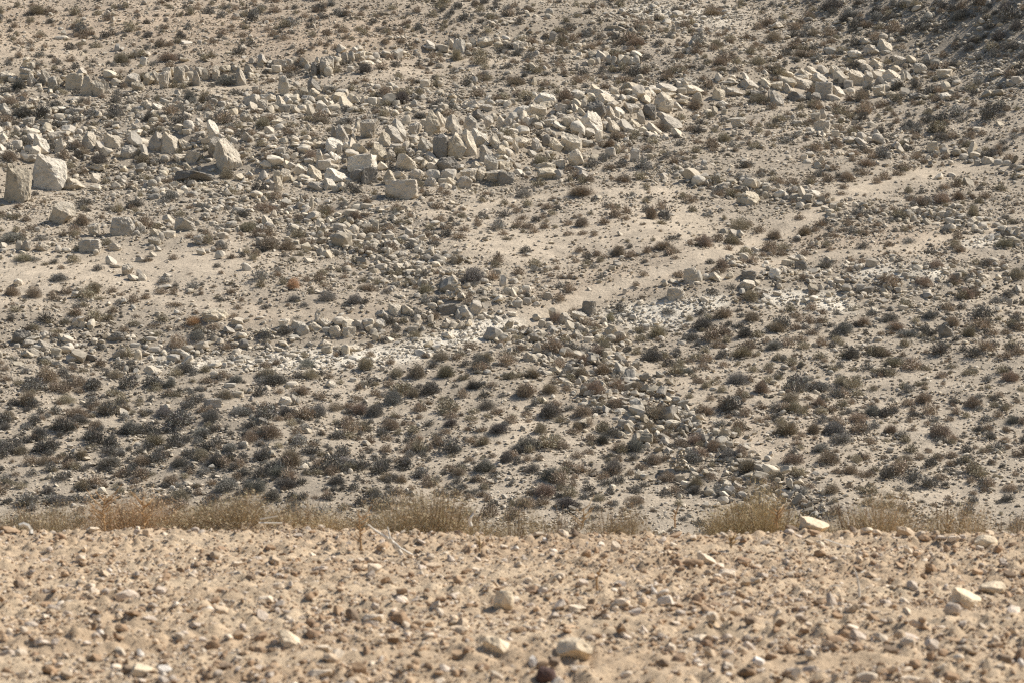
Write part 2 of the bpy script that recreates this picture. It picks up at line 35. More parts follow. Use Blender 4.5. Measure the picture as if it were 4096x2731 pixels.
# shrubs: x, y, width, height, colour (n brown, o olive, g grey, d dark, r rust)
SHRUBS = {
(0,0): """330,100,160,80,n 250,120,80,50,d 740,140,80,40,n 460,195,90,50,d 985,160,80,70,n 1910,100,110,70,d 2250,70,80,40,n 1510,245,90,50,n 1650,130,60,50,o 1745,100,80,80,o 1440,75,70,40,g 1520,45,80,40,o 2110,55,80,40,o 2020,70,60,30,o 1430,140,70,40,d 1020,305,90,50,n 1345,310,70,60,n 1660,330,100,70,d 1450,410,90,50,o 1220,405,50,40,n 1950,380,100,60,n 2090,405,70,30,o 150,315,60,40,o 170,395,100,50,n 275,385,60,50,n 640,430,110,70,d 880,420,110,60,o 360,500,100,50,g 95,540,60,50,n 170,505,80,40,o 640,550,120,60,n 340,590,70,60,d 500,560,70,60,n 850,560,80,60,d 1100,540,130,90,o 1200,510,120,70,o 1540,530,200,80,n 1040,590,60,50,g 1150,595,70,40,d 1400,580,90,50,g 1560,600,90,60,n 1930,510,130,60,o 2230,320,90,50,n 2300,400,80,50,d 2240,130,90,50,o 2120,240,80,40,n 820,300,100,40,o 700,275,70,40,n 2030,300,130,50,n 160,780,160,120,d 60,830,110,80,d 1080,700,70,50,o 780,680,60,30,n 1110,660,90,40,n 510,820,130,80,g 700,840,100,60,d 930,880,90,60,n 1070,850,80,60,g 1600,770,90,80,o 1680,790,90,60,o 1890,700,60,100,d 2080,740,170,90,g 1940,790,90,50,d 2110,670,90,50,o 1740,890,100,110,g 1870,900,110,100,o 2150,850,120,60,d 1440,900,60,60,o 90,930,160,70,n 290,950,110,50,n 720,960,80,50,o 1290,930,60,40,n 200,1040,190,90,d 80,1080,110,60,d 830,1050,170,60,d 1010,1060,110,70,d 1360,1080,120,90,d 540,1140,180,60,d 1000,1150,80,50,n 870,1140,90,50,o 700,1110,100,50,n 1470,1190,100,50,o 2100,1110,110,80,d 2080,1290,130,80,o 130,1240,110,70,o 220,1310,140,90,d 280,1410,130,60,g 20,1350,90,80,n 80,1440,150,100,n 690,1340,150,90,n 580,1420,100,90,n 760,1410,150,100,n 910,1470,130,130,d 470,1350,90,90,d 1300,1470,160,80,o 1420,1480,140,60,g 1600,1540,150,60,o 1860,1460,100,70,o 1260,1400,60,90,o 640,1520,90,60,o 1290,1210,90,60,n 2220,1370,90,50,n""",
(1,0): """40,90,90,80,o 170,90,120,70,n 560,95,110,50,n 610,150,100,60,d 100,185,130,50,n 1630,130,80,60,o 850,130,90,50,o 910,170,90,40,o 1360,220,80,50,n 1190,125,60,40,o 1250,70,100,50,o 1730,240,90,50,o 2050,195,70,50,n 2200,30,70,40,d 2060,80,90,60,o 1690,50,140,60,o 470,220,50,40,n 800,280,110,60,n 650,300,80,60,n 520,310,80,60,o 160,310,120,60,n 260,350,120,50,n 950,270,100,60,o 1330,375,110,50,n 730,430,110,50,n 640,470,50,40,n 400,480,90,40,n 1440,420,90,70,n 1620,510,80,80,n 1690,550,80,70,n 1840,510,110,110,o 2060,480,140,70,o 2240,430,110,60,o 820,580,130,60,d 1000,630,130,90,d 720,540,80,60,n 750,640,80,70,o 960,580,90,50,n 1140,610,120,60,n 1520,615,90,50,n 1280,590,110,50,d 1610,580,60,50,n 300,700,110,50,d 390,670,100,50,d 370,610,90,70,d 90,660,70,40,d 130,740,90,40,n 1180,840,120,100,n 1340,900,140,110,d 820,830,120,60,n 1000,730,110,50,n 1420,740,90,50,n 2120,720,110,70,o 1080,870,90,50,o 950,1010,110,60,o 830,1000,80,60,d 600,1110,160,70,o 480,1090,110,60,o 1000,1090,60,60,n 1110,980,80,40,o 1790,980,120,80,g 1640,960,120,90,d 2280,890,130,70,o 340,1150,130,50,o 60,1140,140,90,o 300,1210,120,90,n 520,1240,100,60,n 1490,1060,130,70,d 1660,1070,60,70,n 2290,1220,120,90,o 1320,1410,130,110,o 500,1430,130,110,n 430,1540,100,60,g 1220,1540,110,70,d 1550,1500,90,90,o 120,1440,110,80,n""",
(2,0): """60,360,90,50,d 1110,150,80,50,n 1270,100,70,50,d 1580,230,120,80,n 1850,120,230,70,n 1910,90,80,40,n 800,180,50,40,d 1660,45,50,40,n 2110,30,90,60,o 2270,240,90,70,n 530,240,120,60,d 950,340,110,60,d 820,330,90,60,n 1150,390,180,80,n 980,400,110,60,n 290,460,100,60,n 560,350,140,70,n 840,470,80,50,n 1230,520,110,60,d 1110,520,80,40,d 1080,650,100,70,n 1230,630,120,70,o 1440,690,110,90,n 1710,420,110,60,n 250,560,70,50,o 610,730,130,80,n 370,790,90,50,o 40,750,160,80,o 230,640,150,70,o 820,700,80,50,n 1060,740,170,60,n 1540,510,120,60,n 1910,570,140,90,n 1640,610,120,50,n 1520,620,100,50,n 1930,640,90,60,o 1760,710,80,60,n 1810,780,120,90,n 2070,640,80,60,n 2280,640,120,60,n 2260,560,160,80,o 490,880,170,110,n 1000,850,100,80,n 1050,810,60,80,o 850,790,120,60,n 2280,910,170,90,o 1680,970,130,90,n 1550,1080,120,70,o 1700,1060,120,60,n 1650,1180,120,60,n 1370,1160,200,100,n 960,1250,160,80,n 1140,1240,110,80,o 80,1170,140,100,n 170,1110,90,60,n 230,1230,110,80,d 430,1140,90,60,n 500,1190,80,50,o 1540,1310,120,80,g 1690,1370,120,70,o 1700,1300,90,50,n 2260,1200,120,60,o 1830,1290,110,60,n 1860,1195,80,50,o 2240,1340,140,70,o 1950,1270,150,80,o 880,1320,160,80,n 1030,1370,110,60,n 1250,1360,130,60,n 740,1500,110,80,d 1010,1500,100,80,d 260,1480,130,100,o 370,1460,110,60,o 530,1550,110,50,n 900,1540,120,60,n 850,1270,60,80,o 1560,1410,80,50,n 1420,1430,90,60,g 2180,1510,90,60,d 60,860,120,70,n""",
(3,0): """600,50,220,110,d 760,130,170,70,g 1160,150,130,60,d 240,310,90,60,d 420,80,100,60,o 1350,40,150,70,d 1600,60,140,80,d 1780,150,180,90,d 1470,180,120,60,g 1640,250,130,70,d 1300,270,120,80,d 1900,380,160,80,d 2130,330,150,90,d 1740,410,110,60,n 1860,440,110,70,d 2250,430,160,90,d 2030,170,130,70,o 2200,60,150,90,d 1820,30,130,50,n 1400,230,150,60,d 2050,240,120,70,d 2290,250,130,90,d 1950,90,130,60,n 2170,190,140,60,g 1210,290,80,60,n 1720,275,80,40,n 1100,80,100,50,n 830,30,90,50,n
270,240,150,60,n 60,340,160,90,n 420,300,140,80,o 580,300,130,80,n 580,370,120,70,n 900,230,160,70,n 1160,280,90,50,n 240,420,140,70,n 680,460,120,60,o 300,500,170,70,n 600,520,120,60,n 460,540,110,80,g 750,570,120,70,o 980,580,60,40,n 1100,560,80,50,o 1240,440,140,70,n 1530,610,90,60,n 860,540,70,40,o 70,640,150,80,n 420,800,60,100,o 230,650,70,40,d 1340,745,70,50,d 1500,680,100,50,n 1660,600,140,60,n 1880,800,130,70,o 860,880,160,110,n 620,970,130,80,n 440,960,160,80,n 300,970,90,80,o 40,980,90,80,n 1200,900,140,70,o 1060,950,140,60,n 1010,980,100,60,n 860,1010,90,50,o 180,1040,60,50,n 760,1060,130,70,o 1180,1110,80,50,n 1560,1080,100,50,n 1480,1030,100,60,o 1370,950,80,50,n 1540,910,100,60,n 1720,890,130,70,n 110,1090,150,60,o 330,1140,120,60,o 310,1060,110,60,o 660,1190,100,90,n 170,1290,140,60,g 420,1350,110,60,o 790,1400,140,60,n 780,1460,90,60,n 900,1500,150,80,n 1250,1530,130,70,n 1310,1360,90,60,d 1370,1250,100,70,n 1860,1240,120,60,n 1830,1330,120,60,o 2160,1310,90,50,d 970,1310,80,40,n 2000,1370,80,50,o 2270,1200,80,50,n 1420,1480,80,50,n 1600,1250,140,50,n 600,1540,120,50,n 2200,1000,90,60,n 1780,1100,100,50,d 60,1150,120,70,o 1230,1320,100,60,o""",
(0,1): """680,30,130,60,n 1560,230,180,80,g 1330,70,130,60,o 1540,90,120,60,n 1530,150,80,50,n 1740,110,120,60,d 2080,40,160,90,o 1740,230,80,50,n 770,290,170,60,d 840,215,90,40,d 1000,340,130,60,g 1230,310,170,70,d 1740,330,100,60,n 1890,330,90,50,g 2080,340,90,50,g 2180,300,100,60,g 160,320,100,60,n 130,420,120,70,o 240,440,80,60,n 750,460,140,110,n 300,530,140,60,n 120,620,240,80,g 370,620,140,50,g 210,800,180,70,o 310,820,120,50,g 490,830,100,50,d 670,810,120,80,o 410,850,80,40,o 560,885,80,40,n 900,890,110,60,d 980,660,100,70,o 700,720,90,60,o 1650,400,120,60,o 1320,440,110,70,n 1230,370,110,50,o 2270,520,150,90,o 2030,520,110,60,g 1910,630,90,80,o 1590,800,100,60,n 1990,870,80,40,d 1740,950,70,40,n 2120,790,110,60,n 530,990,180,80,g 100,1110,150,90,n 300,1120,150,110,n 480,1155,100,80,n 620,1110,130,80,n 860,1080,130,100,n 1030,1090,100,70,n 1110,1130,70,40,n 1220,1180,110,90,n 1330,1150,110,70,n 1480,1110,120,70,n 1590,1110,80,70,n 1770,1060,140,70,g 1840,1125,70,50,n 910,1170,120,40,o 1600,1230,160,40,n 760,1225,130,60,o 140,1275,130,60,o 110,1225,60,40,n 670,1310,120,50,o 990,1340,130,80,o 1250,1340,90,40,n 1230,1400,110,50,o 440,1380,120,70,o 590,1400,110,70,o 310,1440,120,60,o 830,1370,110,50,n 1780,1380,150,90,r 1960,1430,150,60,n 1410,1430,150,50,n 1140,1450,90,50,n 1820,1510,140,90,g 1440,1500,160,50,o 90,1370,80,60,n 500,1255,80,40,n 2180,1250,80,50,n 2120,1100,100,60,n 1660,1450,140,50,n 1960,1060,60,40,n 520,1470,140,60,o 2140,1340,80,50,n""",
(1,1): """920,175,100,70,d 1500,130,100,80,o 2200,130,110,60,o 180,230,120,90,n 80,340,200,80,n 640,370,170,80,o 900,430,130,110,n 1290,340,110,70,n 1660,330,130,70,n 1760,350,110,50,d 2280,290,80,50,o 2280,400,120,70,d 1690,440,110,60,n 1790,440,60,50,d 2080,410,100,70,d 1890,410,90,50,o 2230,480,100,60,d 1850,490,80,50,g 1600,520,100,60,o 1760,530,140,70,n 1910,530,120,70,n 1860,600,140,60,n 2270,570,110,60,n 2300,620,100,50,o 1220,530,120,90,n 1050,560,150,90,n 600,560,100,80,o 680,590,150,70,n 400,590,90,80,o 120,680,200,120,n 290,690,150,100,n 520,660,110,50,n 930,690,100,60,o 1320,650,100,60,o 1310,470,90,50,o 1480,610,130,60,n 1650,640,110,60,n 1840,810,180,90,n 2200,860,100,80,o 200,910,90,60,g 570,980,110,90,n 460,990,80,60,n 340,1040,130,100,r 810,970,90,70,n 980,1000,100,70,o 1020,1080,190,80,o 1110,1015,80,60,o 1390,1030,130,70,o 1560,1090,140,90,o 1990,970,220,130,g 660,1150,160,90,g 910,1180,160,80,g 350,1180,140,80,g 1550,1190,100,90,g 820,1240,90,50,g 440,1230,80,50,g 500,1090,70,40,o 620,1050,90,40,n 680,1080,70,60,n 40,1030,110,90,o 250,1010,80,70,o 1710,1170,90,50,n 1960,1200,110,80,n 380,1350,100,50,g 270,1470,160,70,d 740,1430,90,60,g 740,1510,110,60,o 1300,1380,60,50,n 1295,1450,80,60,d 1640,1330,100,80,n 1600,1420,110,50,o 1460,1500,110,70,o 2290,1460,130,80,o 1260,1510,80,50,o 540,1550,110,40,d 860,1070,60,40,o""",
(2,1): """250,110,150,70,o 650,85,100,80,o 630,190,240,100,n 110,210,170,80,g 1180,50,130,80,o 1020,80,170,80,n 1240,175,70,40,o 1890,190,120,60,g 2050,200,180,70,n 1250,260,90,50,d 1570,230,80,60,o 1640,260,130,70,n 1370,320,100,80,n 860,320,80,60,d 750,260,60,50,d 330,330,140,60,n 420,340,80,60,d 530,300,80,40,n 50,360,100,60,n 950,390,110,90,n 1050,350,100,90,n 1230,350,90,70,d 1280,390,100,110,n 1040,430,90,50,n 850,460,130,80,n 640,480,130,90,n 520,480,100,60,n 300,500,110,80,n 150,510,120,60,n 200,545,100,60,n 520,580,100,50,n 650,570,100,40,n 100,430,140,60,n 370,390,90,60,o 1370,470,110,50,o 1200,490,60,30,n 1660,350,80,60,o 1800,400,100,50,g 1480,620,150,50,d 2100,500,200,110,o 2270,540,110,60,n 1770,650,160,110,n 1900,620,110,80,n 2030,640,150,90,n 1990,700,100,70,n 1240,720,100,90,n 1390,690,170,90,n 1640,660,90,60,n 2100,670,80,40,n 980,740,110,100,n 690,770,100,60,n 780,760,80,60,n 1090,780,120,60,n 850,790,70,50,n 110,780,100,40,n 540,790,80,40,n 210,850,130,80,o 590,830,80,60,n 690,850,100,60,o 750,880,80,50,g 1230,830,70,40,n 1510,745,80,50,n 1500,800,80,40,n 400,830,60,40,n 410,885,80,50,n 65,930,110,80,n 820,960,100,60,g 530,970,70,50,n 450,970,60,40,n 1210,945,90,50,n 1820,835,80,50,d 1930,860,130,90,n 1880,920,120,60,n 1540,950,100,60,n 2020,1070,110,80,d 1850,1120,120,60,d 2200,1160,140,120,n 440,1060,110,50,g 1140,1040,70,50,n 1240,1100,60,40,d 1190,1160,60,40,n 570,1290,100,60,n 400,1350,140,120,n 900,1360,110,100,o 680,1390,120,80,n 1440,1300,170,70,d 1080,1320,70,40,g 1630,1350,70,60,o 1740,1300,110,60,d 1760,1410,210,110,d 1940,1310,190,110,n 2080,1280,110,50,d 2210,1340,150,80,n 2310,1140,110,80,n 1340,1480,180,120,o 1190,1540,130,70,o 1020,1510,120,90,o 780,1470,140,70,o 60,1460,120,60,o 340,1540,120,60,o 500,1550,120,50,o 1180,1450,100,60,n 1650,1530,200,70,d 2090,1420,130,60,d 2150,1490,150,100,d 2000,1510,90,50,n""",
(3,1): """870,20,150,70,n 730,60,150,90,n 560,70,120,70,n 400,80,110,90,n 230,100,120,70,n 110,100,100,80,n 1000,90,90,70,n 1070,50,110,70,n 1200,20,120,50,n 690,140,90,70,n 680,210,100,40,n 520,240,120,70,n 640,360,80,50,o 1010,370,110,70,n 1150,350,90,50,n 1400,280,160,80,n 1600,260,200,100,n 1760,230,140,90,n 2000,230,140,60,n 1890,370,120,110,o 2140,160,130,70,o 1270,360,80,60,n 290,430,110,50,n 740,470,80,70,n 1000,490,100,50,n 1010,550,100,40,n 490,480,130,80,n 440,535,80,50,n 340,550,140,90,n 590,530,70,60,n 600,585,110,60,n 690,545,100,40,n 260,630,80,40,d 60,590,140,100,n 40,750,80,70,n 130,750,90,60,n 400,700,70,50,n 460,620,60,40,n 340,750,100,50,n 880,690,130,60,d 1110,670,90,50,n 1300,640,110,50,g 1480,750,120,60,d 1590,770,80,40,n 2180,670,160,80,o 2280,470,90,50,d 2150,590,120,70,d 1190,830,70,50,d 760,910,90,60,n 730,985,70,50,n 1550,860,150,80,n 2000,850,110,80,d 1700,840,100,60,n 1720,1000,150,90,n 1430,1030,160,90,n 1070,990,80,90,n 1840,980,110,80,g 1830,1130,140,100,n 1910,1080,80,80,n 2290,950,140,100,o 410,1130,90,70,n 1270,1230,130,80,o 1660,1250,130,80,n 210,1260,100,70,o 500,1290,90,70,n 800,1265,120,60,o 960,1300,150,70,g 640,1300,80,40,d 260,1330,120,60,n 380,1370,110,80,n 510,1370,100,60,o 80,1440,180,100,o 260,1430,120,80,n 410,1480,120,60,n 1130,1360,180,80,d 880,1390,170,90,n 700,1450,170,100,g 1180,1430,180,90,n 1300,1500,220,80,g 1460,1470,90,100,d 1700,1390,130,90,n 2030,1390,100,50,d 1850,1480,150,110,o 2120,1350,80,50,o 2200,1480,110,60,n 2310,1440,110,80,n 1490,1330,150,80,g 300,1540,150,60,n 1130,1480,90,60,n 2100,1190,110,70,g""",
(0,2): """220,265,130,80,g 420,310,240,120,n 620,315,110,50,d 40,240,90,80,n 50,330,120,70,n 140,160,110,60,g 750,260,120,60,o 1090,220,140,60,d 1060,300,140,80,o 940,250,70,50,d 240,520,210,140,o 120,550,120,70,d 600,530,190,90,o 750,360,130,70,n 720,440,100,70,n 870,370,110,60,d 850,520,110,50,g 1040,470,170,60,o 1430,380,160,80,g 1560,370,140,90,g 1440,440,120,60,o 1330,360,70,50,d 1710,250,180,110,d 1900,350,130,60,n 2170,340,150,80,g 2060,490,150,90,o 1600,480,170,60,o 1280,540,80,60,o 990,610,220,120,o 700,660,200,100,n 730,720,180,80,d 560,700,130,80,n 60,680,130,90,n 50,780,130,90,d 350,840,160,100,d 240,770,120,60,g 190,850,100,60,d 480,790,110,70,o 870,770,150,90,n 870,860,130,70,d 1000,900,130,90,d 1190,790,210,120,g 1330,780,140,70,o 1500,640,150,80,g 1620,690,220,110,d 1350,650,120,70,d 1940,690,170,110,d 1840,830,160,90,g 1990,780,110,70,n 2220,640,200,70,g 2300,870,150,100,n 2110,970,140,80,g 1420,910,230,110,o 1650,900,90,50,d 1520,970,160,60,o 1610,810,100,50,d 1740,520,120,60,n 450,1010,110,60,d 170,1000,170,70,o 80,900,90,40,d 380,940,120,60,d 740,1030,150,90,o 620,1080,110,70,n 400,1090,140,90,n 1000,1000,110,50,d 1090,980,90,50,d 1180,970,80,50,d 830,960,120,40,o 1000,1110,240,80,d 1300,1090,190,90,n 1650,1110,180,80,d 1850,1040,160,110,o 1980,1090,170,120,d 2110,1070,110,70,o 2240,1200,170,80,d 140,1220,110,60,n 40,1250,110,80,g 230,1290,70,50,d 440,1360,130,90,d 320,1430,130,60,g 750,1320,170,90,o 1150,1230,120,60,d 1240,1280,90,60,n 1080,1300,110,60,d 960,1310,80,60,n 1390,1310,100,50,d 1560,1280,170,100,n 1650,1420,200,120,o 1500,1450,150,80,d 1970,1220,90,40,d 2080,1320,220,130,g 2290,1330,150,110,d 1960,1280,80,40,n 2190,1470,100,60,o 2090,1445,90,40,d 540,1460,180,80,g 700,1430,110,60,d 1080,1420,60,50,n 1260,1370,120,50,g 1800,1320,110,50,n 120,1300,100,50,o 1780,1200,80,50,d 1400,1210,80,40,o""",
(1,2): """770,90,110,70,d 1010,200,140,110,o 860,225,80,60,n 1040,30,70,60,n 1480,280,190,130,o 1290,290,140,90,o 1740,270,170,120,o 1700,140,180,90,o 1620,210,120,80,d 1880,100,100,70,o 2060,200,190,120,d 2100,140,170,90,o 1910,320,120,60,o 2300,310,90,60,o 2300,100,120,80,o 1970,40,130,70,n 100,300,200,90,o 180,350,220,90,d 60,350,110,70,g 470,200,170,80,g 490,300,190,80,o 600,290,100,60,d 400,450,200,90,o 200,450,110,70,n 600,500,100,80,n 740,490,80,60,d 780,370,80,60,o 730,600,150,90,n 840,580,90,60,n 940,620,200,120,n 1090,640,160,120,g 560,640,180,110,g 270,640,140,80,d 390,730,110,60,d 450,790,120,80,g 860,700,90,60,n 980,740,120,50,o 920,520,130,60,n 1100,470,120,60,n 1120,560,70,40,o 1260,520,160,130,g 1230,380,110,90,n 1380,420,120,80,d 1440,470,130,90,n 1600,430,200,110,d 1500,600,120,80,n 1580,550,100,60,n 1990,390,140,100,d 2170,400,120,70,n 1830,410,80,60,d 1900,470,110,90,n 1750,510,70,50,d 2260,490,90,60,g 2120,580,180,90,d 2000,640,130,60,o 2220,640,100,60,n 1790,670,130,80,n 1980,700,150,50,o 1790,740,170,80,d 1240,760,160,100,n 1590,750,100,60,d 1500,690,80,60,n 1310,680,50,40,n 1360,740,70,50,n 2230,800,180,90,d 2070,800,120,70,n 1940,790,90,50,n 1740,820,110,60,n 840,860,180,60,o 700,870,110,70,d 940,880,90,40,n 370,890,150,80,n 120,830,210,130,n 530,940,110,50,n 470,1000,140,60,d 600,1030,140,60,o 40,1040,130,90,g 310,1060,250,170,n 90,960,90,60,g 190,1190,200,100,g 30,1330,120,130,d 150,1410,160,100,d 290,1300,210,90,d 810,1090,160,70,g 860,1150,190,80,o 1040,890,120,90,n 1200,890,150,60,n 1030,1010,90,50,d 1190,980,110,70,n 1420,890,140,70,d 1460,930,130,70,n 1670,910,130,100,n 1530,1000,120,70,g 1600,970,80,70,n 1820,980,180,80,g 1920,890,60,40,d 2090,900,140,80,n 1340,1165,110,50,d 1120,1120,140,50,g 1310,1080,110,50,n 1960,1070,90,60,n 1790,1050,110,50,o 1480,1210,120,80,d 1520,1140,90,50,n 1350,1010,120,60,n 2110,1150,210,80,d 2170,1040,80,50,n 2300,1060,130,110,d 1860,1200,150,90,n 1720,1190,80,50,d 1650,1260,120,50,d 1580,1300,110,70,n 2200,1230,150,70,d 2040,1260,130,80,n 1190,1250,140,80,n 1330,1260,140,90,n 740,1270,160,80,d 1000,1290,110,60,n 560,1200,160,60,o 470,1200,100,60,o 680,1210,80,40,n 1080,1380,160,70,o 1250,1370,150,60,g 1400,1390,110,60,d 1780,1330,110,60,d 1890,1320,90,50,d 1700,1380,120,90,d 950,1460,100,70,n 1150,1490,140,100,d 1310,1490,90,50,d 410,1430,90,50,d 540,1420,90,50,n 710,1350,80,50,d 2160,1480,110,90,d 2080,1400,100,50,n 320,1460,100,60,n 620,1090,130,60,n 640,950,80,50,g""",
(2,2): """60,50,100,80,n 390,50,170,120,n 540,40,120,80,d 640,60,100,80,g 850,50,130,110,o 790,90,180,100,n 640,170,160,100,n 500,110,110,80,n 430,190,110,90,n 830,250,180,120,n 190,290,190,100,n 60,310,90,50,o 630,290,140,120,o 400,360,110,50,n 760,430,190,130,n 350,440,170,100,n 120,450,150,110,n 210,550,80,80,g 880,350,110,60,n 980,430,110,80,n 1150,420,120,110,n 1290,450,120,60,o 400,560,130,50,n 150,610,80,50,d 130,660,110,50,n 350,640,220,130,d 440,710,130,70,o 530,600,120,60,g 650,640,190,100,n 770,630,130,80,g 680,740,150,110,n 600,770,100,110,n 570,820,120,60,n 260,790,130,90,n 280,870,80,40,n 140,940,240,110,d 50,990,150,80,g 460,950,140,90,n 830,890,160,100,d 730,890,120,80,n 890,820,130,80,o 1320,670,200,150,n 1230,570,120,60,n 960,560,160,70,n 1260,790,130,100,n 1270,890,160,90,n 1410,850,130,80,n 1490,780,110,80,n 1680,900,190,120,n 1380,580,90,60,n 1140,950,170,110,g 980,970,150,100,n 1850,950,110,110,n 1720,1020,240,90,n 1990,1030,160,110,g 2110,1010,130,120,n 2170,1140,210,140,o 1860,1090,130,60,o 1310,1080,140,90,n 1110,1060,150,70,d 1410,1060,120,80,n 870,1050,150,60,d 600,1040,120,70,n 700,1010,110,60,n 250,1060,90,60,n 190,1160,160,80,d 50,1080,90,80,d 350,1230,180,130,d 490,1180,120,80,o 930,1150,210,130,d 740,1200,100,60,n 1190,1140,120,60,n 1090,1200,80,80,n 870,1290,150,70,d 560,1290,80,70,n 830,1230,110,50,n 1430,1250,170,100,n 1700,1290,160,140,o 1680,1360,170,90,d 1880,1340,80,90,g 1820,1240,110,80,n 2050,1280,140,80,n 2080,1350,110,60,n 1410,1390,110,90,d 1500,1350,100,80,n 1130,1350,120,80,d 1140,1450,180,70,n 740,1390,120,50,d 900,1370,80,60,d 300,1370,220,110,n 430,1400,110,60,d 90,1470,150,80,n 180,1370,80,80,d 800,1440,140,80,o 900,1470,90,60,n 500,1480,200,80,d 780,1520,120,50,d 220,1530,90,50,d 1030,1540,80,50,n 1790,630,150,80,n 1980,570,160,110,n 2150,640,130,80,n 2290,590,130,80,n 1920,740,150,70,g 2030,720,50,30,d 1740,360,80,60,n 1460,350,140,60,o 1620,280,160,80,g 1290,130,190,100,d 1440,190,120,80,d 1540,190,80,90,o 1510,120,120,50,d 1640,180,70,40,n 1470,270,140,50,n 1700,140,140,60,o 1130,230,80,50,d 2080,340,220,130,g 1850,360,120,60,o 2220,245,90,60,o 2120,100,260,90,o 1930,430,90,70,o 2100,460,100,70,n 2290,420,150,110,n 2070,830,110,90,o 1630,490,80,50,o 1700,560,70,30,o 1380,30,60,50,d 2180,10,100,50,n 2270,720,110,60,n 1950,800,80,50,o 2320,1280,80,90,n""",
(3,2): """60,30,180,90,g 95,130,100,80,o 480,130,130,70,o 220,175,110,80,o 770,110,150,110,d 1040,90,150,80,o 920,230,150,70,d 600,240,120,70,o 660,210,80,80,g 790,245,90,50,o 1130,285,130,80,o 100,300,130,80,d 670,360,150,90,o 350,360,190,70,g 470,420,280,80,g 180,410,90,50,o 1250,410,110,70,o 1460,240,110,60,o 1290,180,140,80,g 1160,190,180,80,o 1690,225,150,50,o 1850,280,140,70,o 2230,320,160,90,n 1600,300,110,60,n 1380,380,90,50,o 970,430,110,70,o 830,470,120,60,o 210,510,160,80,n 370,515,100,60,n 470,560,150,90,n 230,600,190,90,o 320,620,120,90,o 690,560,130,80,o 770,540,80,60,n 960,570,110,50,n 1290,550,120,60,n 1440,520,160,90,n 1900,560,170,90,n 2060,500,130,50,o 2090,570,90,50,o 2290,540,80,50,n 760,630,90,50,g 960,640,150,110,g 70,690,100,60,d 180,800,270,130,n 420,790,130,110,n 620,800,220,120,g 690,890,230,90,g 830,700,210,80,n 610,700,120,60,n 980,760,100,70,g 1130,800,130,90,n 1590,830,210,130,n 1330,800,90,50,n 1180,740,80,40,n 870,820,140,60,g 1530,710,120,60,g 1670,710,110,60,n 1300,710,70,50,n 1730,630,90,70,n 2010,700,120,60,g 2120,660,100,70,n 2260,720,160,90,g 2200,800,80,60,n 1910,800,110,50,o 1800,860,110,50,g 2180,890,120,70,n 270,920,110,70,n 490,970,170,70,g 560,1070,220,120,n 240,1080,190,90,n 980,990,100,50,n 890,1050,130,80,n 1260,1080,170,70,n 1400,1050,110,60,n 1480,1000,80,50,n 1580,1050,110,60,n 1700,1050,110,50,n 1500,1105,100,40,d 1830,1080,130,70,d 2000,1000,100,50,n 1910,970,70,50,n 2060,1100,80,50,n 2290,1030,110,60,n 760,1180,150,80,n 640,1180,90,50,n 860,1220,110,80,n 1130,1190,160,80,n 1090,900,80,40,o 910,890,70,40,o 1690,910,80,40,o 2130,970,70,40,o 1590,1240,130,60,n 1630,1295,90,60,d 1870,1260,90,60,n 1980,1280,110,60,d 2290,1240,80,30,d 590,1350,150,80,n 390,1320,120,60,n 750,1315,80,50,n 850,1340,90,50,o 340,1370,80,80,g 930,1300,60,30,d 1210,1350,110,60,d 1350,1350,110,60,g 2230,1340,170,70,n 1990,1350,80,40,n 2220,1430,130,80,d 1890,1450,110,80,d 1660,1430,80,50,n 1890,1380,70,40,n 1250,1410,90,60,n 1110,1410,100,60,o 930,1450,120,90,o 1050,1500,120,70,o 1240,1510,100,100,n 1410,1460,80,40,d 1520,1490,80,40,n 1660,1480,70,50,n 2130,1470,80,50,d 2000,1480,60,40,d 80,1240,160,90,o 70,1330,150,70,n 580,1480,90,60,d""",
}
